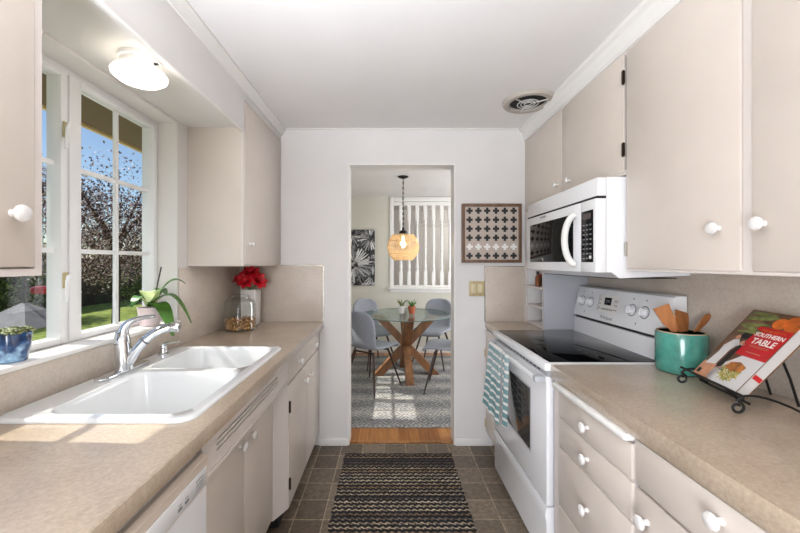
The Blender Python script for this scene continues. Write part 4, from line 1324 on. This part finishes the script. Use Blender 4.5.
btxt('SOUTHERN', .0205, .70, .695, 'silver', 1.0, .0004)
btxt('TABLE', .031, .70, .605, 'silver', 1.0, .0006)
b = B()
for y in (.545, .53): bk(b, .52 * W_, .88 * W_, y * Hh, y * Hh + .0012, e3, e4)
bk(b, .56 * W_, .84 * W_, .455 * Hh, .455 * Hh + .0022, e3, e4)
b.xf(BM_).obj('cover_small_print', 'skin', cb, smooth=0)
b = B()
bk(b, W_ - .0029, W_ - .0026, .06, .075, -.03, -.006)
b.xf(BM_).obj('page_tab', 'coverred', cb, smooth=0)

st = thing('book_stand', 'black wrought iron scroll easel holding the cookbook', 'book stand', (1.15, 1.12, ZC))
def L2W(u, v_, n): return BM_ @ Vector((u, v_, n))
rt = .0042
b = B()
b.tube([L2W(-.045, -.006, .012), L2W(W_ + .05, -.006, .012)], rt, 8).tube([L2W(-.01, -.006, -TH - .006), L2W(W_ + .01, -.006, -TH - .006)], rt, 8)
for u in (.03, W_ - .03): b.tube([L2W(u, -.006, .012), L2W(u, -.006, -TH - .006)], rt, 8)
b.obj('ledge', 'black', st)
b = B()
bn = -TH - .006
for u in (.02, W_ - .02): b.tube([L2W(u, -.006, bn), L2W(u, .27, bn)], rt, 8)
b.tube([L2W(.02, .27, bn), L2W(W_ - .02, .27, bn)], rt, 8)
for sg in (1, -1):
    uc = W_ / 2 + sg * .045
    pts = []
    for k in range(26):
        a = k / 25 * 2.6 * PI
        r0 = .034 * (1 - k / 36)
        pts.append(L2W(uc + sg * r0 * math.cos(a), .10 + r0 * math.sin(a), bn))
    b.tube(pts, .0035, 6)
    pts = []
    for k in range(26):
        a = k / 25 * 2.6 * PI
        r0 = .03 * (1 - k / 36)
        pts.append(L2W(uc + sg * r0 * math.cos(a), .19 - r0 * math.sin(a), bn))
    b.tube(pts, .0035, 6)
b.obj('back_scrolls', 'black', st)
zc = ZC + .0015
for u in (-.02, W_ + .045):
    top = L2W(u, -.006, .012)
    fwd = Vector((-back.x, -back.y, 0))
    c_ = Vector((top.x, top.y, 0)) + fwd * .012
    pts = [top]
    cz = zc + .0215
    for k in range(22):
        a = PI * .55 - k / 21 * 2.3 * PI
        r0 = .018 * (1 - .55 * k / 21)
        pts.append(Vector((c_.x, c_.y, cz)) - fwd * (r0 * math.cos(a)) * 1 + Vector((0, 0, 1)) * (r0 * math.sin(a)))
    b = B().tube(pts, .0038, 8)
    b.obj('scroll_foot', 'black', st)
    B().tube(bez(top, top + back * .04 + Vector((0, 0, .01)), top + back * .10 + Vector((0, 0, -.01)), Vector((top.x, top.y, zc + .004)) + back * .17, 8), .0036, 8).obj('side_bar', 'black', st)
a_ = L2W(.05, .18, bn); c_ = L2W(W_ - .05, .18, bn)
for q in (a_, c_):
    e = Vector((min(q.x + .05, XR - .02), q.y - .01, zc + .004))
    B().tube([q, (q + e) / 2 + Vector((.004, 0, 0)), e], .0036, 8).obj('rear_leg', 'black', st)

# ------------------------------------------------------------------ dining room furniture
tx, ty = .212, 4.33
tb = thing('dining_table', 'round glass dining table on a crossed wooden beam base', 'table', (tx, ty, 0))
RZ = .0115
B().lathe([(0, .740), (.548, .740), (.551, .743), (.551, .747), (.548, .750), (0, .750)], (tx, ty, 0), seg=72).obj('glass_top', 'tableglass', tb)
B().lathe([(.5512, .741), (.5525, .743), (.5525, .747), (.5512, .749)], (tx, ty, 0), seg=72, closed_prof=True).obj('glass_edge', 'glassedge', tb)
for ang in (-86, 4, 94, 184):
    a = math.radians(ang)
    d = Vector((math.cos(a), math.sin(a), 0)); s_ = Vector((-d.y, d.x, 0))
    h = .044
    V = []
    b = B()
    for z, r0 in ((RZ, .345), (.7385, -.345)):
        ctr = Vector((tx, ty, z)) + d * r0
        V.append([b.bm.verts.new(ctr + d * (q0 * h * 1.35) + s_ * (q1 * h)) for q0, q1 in ((-1, -1), (1, -1), (1, 1), (-1, 1))])
    b.bm.faces.new(V[0]); b.bm.faces.new(V[1])
    for k in range(4): b.bm.faces.new((V[0][k], V[0][(k + 1) % 4], V[1][(k + 1) % 4], V[1][k]))
    bmesh.ops.recalc_face_normals(b.bm, faces=b.bm.faces)
    b.obj('leg', 'wood', tb, smooth=0)

def make_chair():
    t = thing('dining_chair', '', 'chair', (0, 0, 0), 'upholstered dining chairs')
    prof = [(.235, .425, .185), (.235, .450, .200), (.17, .462, .222), (.05, .458, .230), (-.08, .452, .222), (-.165, .460, .205), (-.205, .500, .190), (-.228, .580, .195), (-.245, .680, .212), (-.262, .780, .205), (-.274, .840, .170), (-.279, .872, .105)]
    rows = []
    for i, (y, z, w) in enumerate(prof):
        row = []
        for q in (-1, -.8, -.5, -.2, 0, .2, .5, .8, 1):
            cup = (.030 if i < 6 else 0) * abs(q) ** 2.5
            fwd_ = (.05 if i >= 6 else .0) * abs(q) ** 2.2
            row.append((q * w, y + fwd_, z + cup * .6))
        rows.append(row)
    b = B().grid(rows, thick=.030)
    b.obj('upholstered_shell', 'fabric', t, smooth=180, sub=1)
    for sx in (-1, 1):
        for (ya, yb) in ((.13, .235), (-.12, -.235)):
            B().tube([(sx * .12, ya, .432), (sx * .175, (ya + yb) / 2, .22), (sx * .23, yb, RZ + .0035)], [.013, .011, .008], 10).obj('leg', 'chairleg', t)
    B().box(-.12, .12, -.13, -.11, .415, .428).box(-.12, .12, .12, .14, .415, .428).obj('seat_brace', 'chairleg', t, smooth=0)
    return t
ch = make_chair()
def R(a): return math.radians(a)
ch['label'] = 'blue-grey upholstered chair with its back to the left jamb, nearest the doorway'
ch.location = (-.185, 3.865, 0); ch.rotation_euler = (0, 0, R(-37))
dup(ch, (.645, 3.83, 0), R(76), 'upholstered chair at front right, its back hidden by the doorway jamb')
dup(ch, (-.21, 4.76, 0), R(214), 'upholstered chair at back left behind the glass table, below the flower picture')
dup(ch, (.60, 4.76, 0), R(152), 'upholstered chair at back right of the table, below the baluster opening')

def table_pot(name, x, y, m, plant, label):
    z = .7508
    p = thing(name, label, 'potted plant', (x, y, z), 'plants on the dining table')
    B().lathe([(0, 0), (.032, 0), (.034, .003), (.045, .075), (.048, .076), (.048, .092), (.044, .092), (.041, .078), (0, .078)], (x, y, z), seg=24).obj('pot', m, p)
    B().lathe([(0, .0785), (.040, .0785), (.02, .084), (0, .085)], (x, y, z), seg=16).obj('soil', 'soil', p)
    b = B()
    for k in range(9):
        a = 2 * PI * k / 9 + rnd(-.3, .3); l = rnd(.05, .10)
        b.tube([(x + .01 * math.cos(a), y + .01 * math.sin(a), z + .08), (x + .03 * math.cos(a), y + .03 * math.sin(a), z + .08 + l * .6), (x + (.03 + l * .5) * math.cos(a), y + (.03 + l * .5) * math.sin(a), z + .08 + l)], [.008, .008, .003], 6)
    b.obj('foliage', plant, p)
table_pot('white_plant_pot', .160, 4.36, 'whitepot', 'succ', 'small succulent in a white pot on the glass table')
table_pot('terracotta_plant_pot', .280, 4.33, 'terra', 'shrubleaf' if 'shrubleaf' in M else 'leaf', 'small succulent in a terracotta pot on the glass table')

# pendant
ppx, ppy, ppz = .168, 4.16, 1.555
pd = thing('pendant_lamp', 'woven rattan globe pendant lamp hanging on a black chain', 'pendant lamp', (ppx, ppy, H))
B().lathe([(0, 0), (.062, 0), (.062, -.008), (.03, -.022), (.01, -.028), (0, -.028)], (ppx, ppy, H - .0005), seg=28).obj('canopy', 'black', pd)
b = B()
z = H - .03
k = 0
while z > 1.79:
    ax = Vector((1, 0, 0)) if k % 2 else Vector((0, 1, 0))
    b.tube([Vector((ppx, ppy, z - .016)) + ax * (.008 * math.cos(2 * PI * i / 10)) + Vector((0, 0, .018 * math.sin(2 * PI * i / 10))) for i in range(10)], .0028, 5, closed=True)
    z -= .030; k += 1
b.tube([(ppx + .004, ppy, H - .03), (ppx - .003, ppy, 2.1), (ppx + .003, ppy, 1.78)], .0025, 5)
b.obj('chain', 'black', pd)
B().lathe([(0, .232), (.012, .232), (.016, .20), (.045, .185), (.052, .145), (.05, .142), (0, .142)], (ppx, ppy, ppz), seg=20).obj('cap', 'black', pd)
b = B()
def gp(th_, zt):  # squashed globe
    rr = .184 * math.sqrt(max(0, 1 - (zt / .188) ** 2))
    return Vector((ppx + rr * math.cos(th_), ppy + rr * math.sin(th_), ppz + zt))
zlo, zhi = -.150, .142
for i in range(21):
    zt = zlo + (zhi - zlo) * i / 20
    b.tube([gp(2 * PI * q / 30, zt) for q in range(30)], .0030 if i % 5 else .0052, 5, closed=True)
for k in range(36):
    for sg in (1, -1):
        b.tube([gp(2 * PI * k / 36 + sg * .35 * q / 8, zlo + (zhi - zlo) * q / 8) for q in range(9)], .0026, 4)
b.obj('woven_shade', 'rattan', pd)
B().ball((ppx, ppy, ppz + .035), .034, 16, sc=(1, 1, 1.2)).lathe([(0, .13), (.016, .13), (.016, .07), (0, .07)], (ppx, ppy, ppz), seg=12).obj('bulb', 'bulb', pd)
lamp('pendant_glow', 'POINT', (ppx, ppy, ppz - .04), None, 1.8, (1, .92, .76), shadow_soft_size=.03)

# flower picture
fp = thing('flower_picture', 'tall black and white close-up flower canvas on the dining wall', 'picture', (-.415, DY1, 1.03))
x0, x1, z0, z1 = -.63, -.212, 1.03, 1.872
B().box(x0, x1, DY1 - .032, DY1 - .001, z0, z1, .002).obj('canvas', canvas_mat(), fp)
M['petal'] = leaf_mat('canvas_petals', [(0, (60, 60, 62)), (.35, (130, 130, 132)), (.7, (200, 200, 200)), (1, (238, 238, 236))], .7)
b = B()
yy = DY1 - .0325
def petal(cx, cz, a, r0, r1, w, lay):
    pts = []
    d = (math.cos(a), math.sin(a)); n = (-d[1], d[0])
    for r, ww in ((r0, .25), (r0 + (r1 - r0) * .5, .9), (r0 + (r1 - r0) * .85, .8), (r1, .1), (r0 + (r1 - r0) * .85, -.8), (r0 + (r1 - r0) * .5, -.9), (r0, -.25)):
        x = cx + d[0] * r + n[0] * w * ww; z = cz + d[1] * r + n[1] * w * ww
        pts.append((min(max(x, x0 + .006), x1 - .006), yy - lay, min(max(z, z0 + .006), z1 - .006)))
    try: b.poly(pts)
    except Exception: pass
for (cx, cz, n, r0, r1) in ((-.53, 1.34, 54, .06, .27), (-.28, 1.74, 26, .04, .2), (-.55, 1.78, 22, .03, .18), (-.25, 1.16, 20, .03, .17)):
    for k in range(n):
        a = 2 * PI * k / n + rnd(-.08, .08)
        ex = cx + math.cos(a) * r1 * .6; ez = cz + math.sin(a) * r1 * .6
        if x0 + .01 < ex < x1 - .01 and z0 + .01 < ez < z1 - .01:
            petal(cx, cz, a, r0 * rnd(.8, 1.5), r1 * rnd(.7, 1.15), .013 * rnd(.5, 1.1), rnd(0, .0006))
b.obj('flower_print', 'petal', fp, smooth=0)

# baluster screen in the wall opening
bs = thing('baluster_screen', 'white turned baluster screen filling the dining wall opening', 'railing', ((OX0 + OX1) / 2, DY1 + .05, OZ0))
B().box(OX0 + .001, OX1 - .001, DY1 + .015, DY1 + .085, OZ0 + .001, OZ0 + .03, .003).obj('bottom_rail', 'white', bs)
B().box(OX0 + .001, OX1 - .001, DY1 + .015, DY1 + .085, OZ1 - .06, OZ1 - .001, .003).obj('top_rail', 'white', bs)
k = 0
x = .185
while x < OX1 - .06:
    b = B()
    b.box(x - .028, x + .028, DY1 + .022, DY1 + .078, OZ0 + .031, 1.235, .003).box(x - .028, x + .028, DY1 + .022, DY1 + .078, 2.02, OZ1 - .061, .003)
    b.lathe([(.0, 1.2355), (.024, 1.236), (.027, 1.25), (.017, 1.265), (.024, 1.28), (.026, 1.30), (.018, 1.40), (.0165, 1.52), (.023, 1.56), (.026, 1.585), (.017, 1.60), (.0225, 1.63), (.024, 1.68), (.019, 1.85), (.016, 1.95), (.025, 1.965), (.018, 1.985), (.026, 2.005), (.024, 2.0195), (0, 2.0195)], (x, DY1 + .05, 0), seg=16)
    b.obj('baluster', 'white', bs)
    x += .125
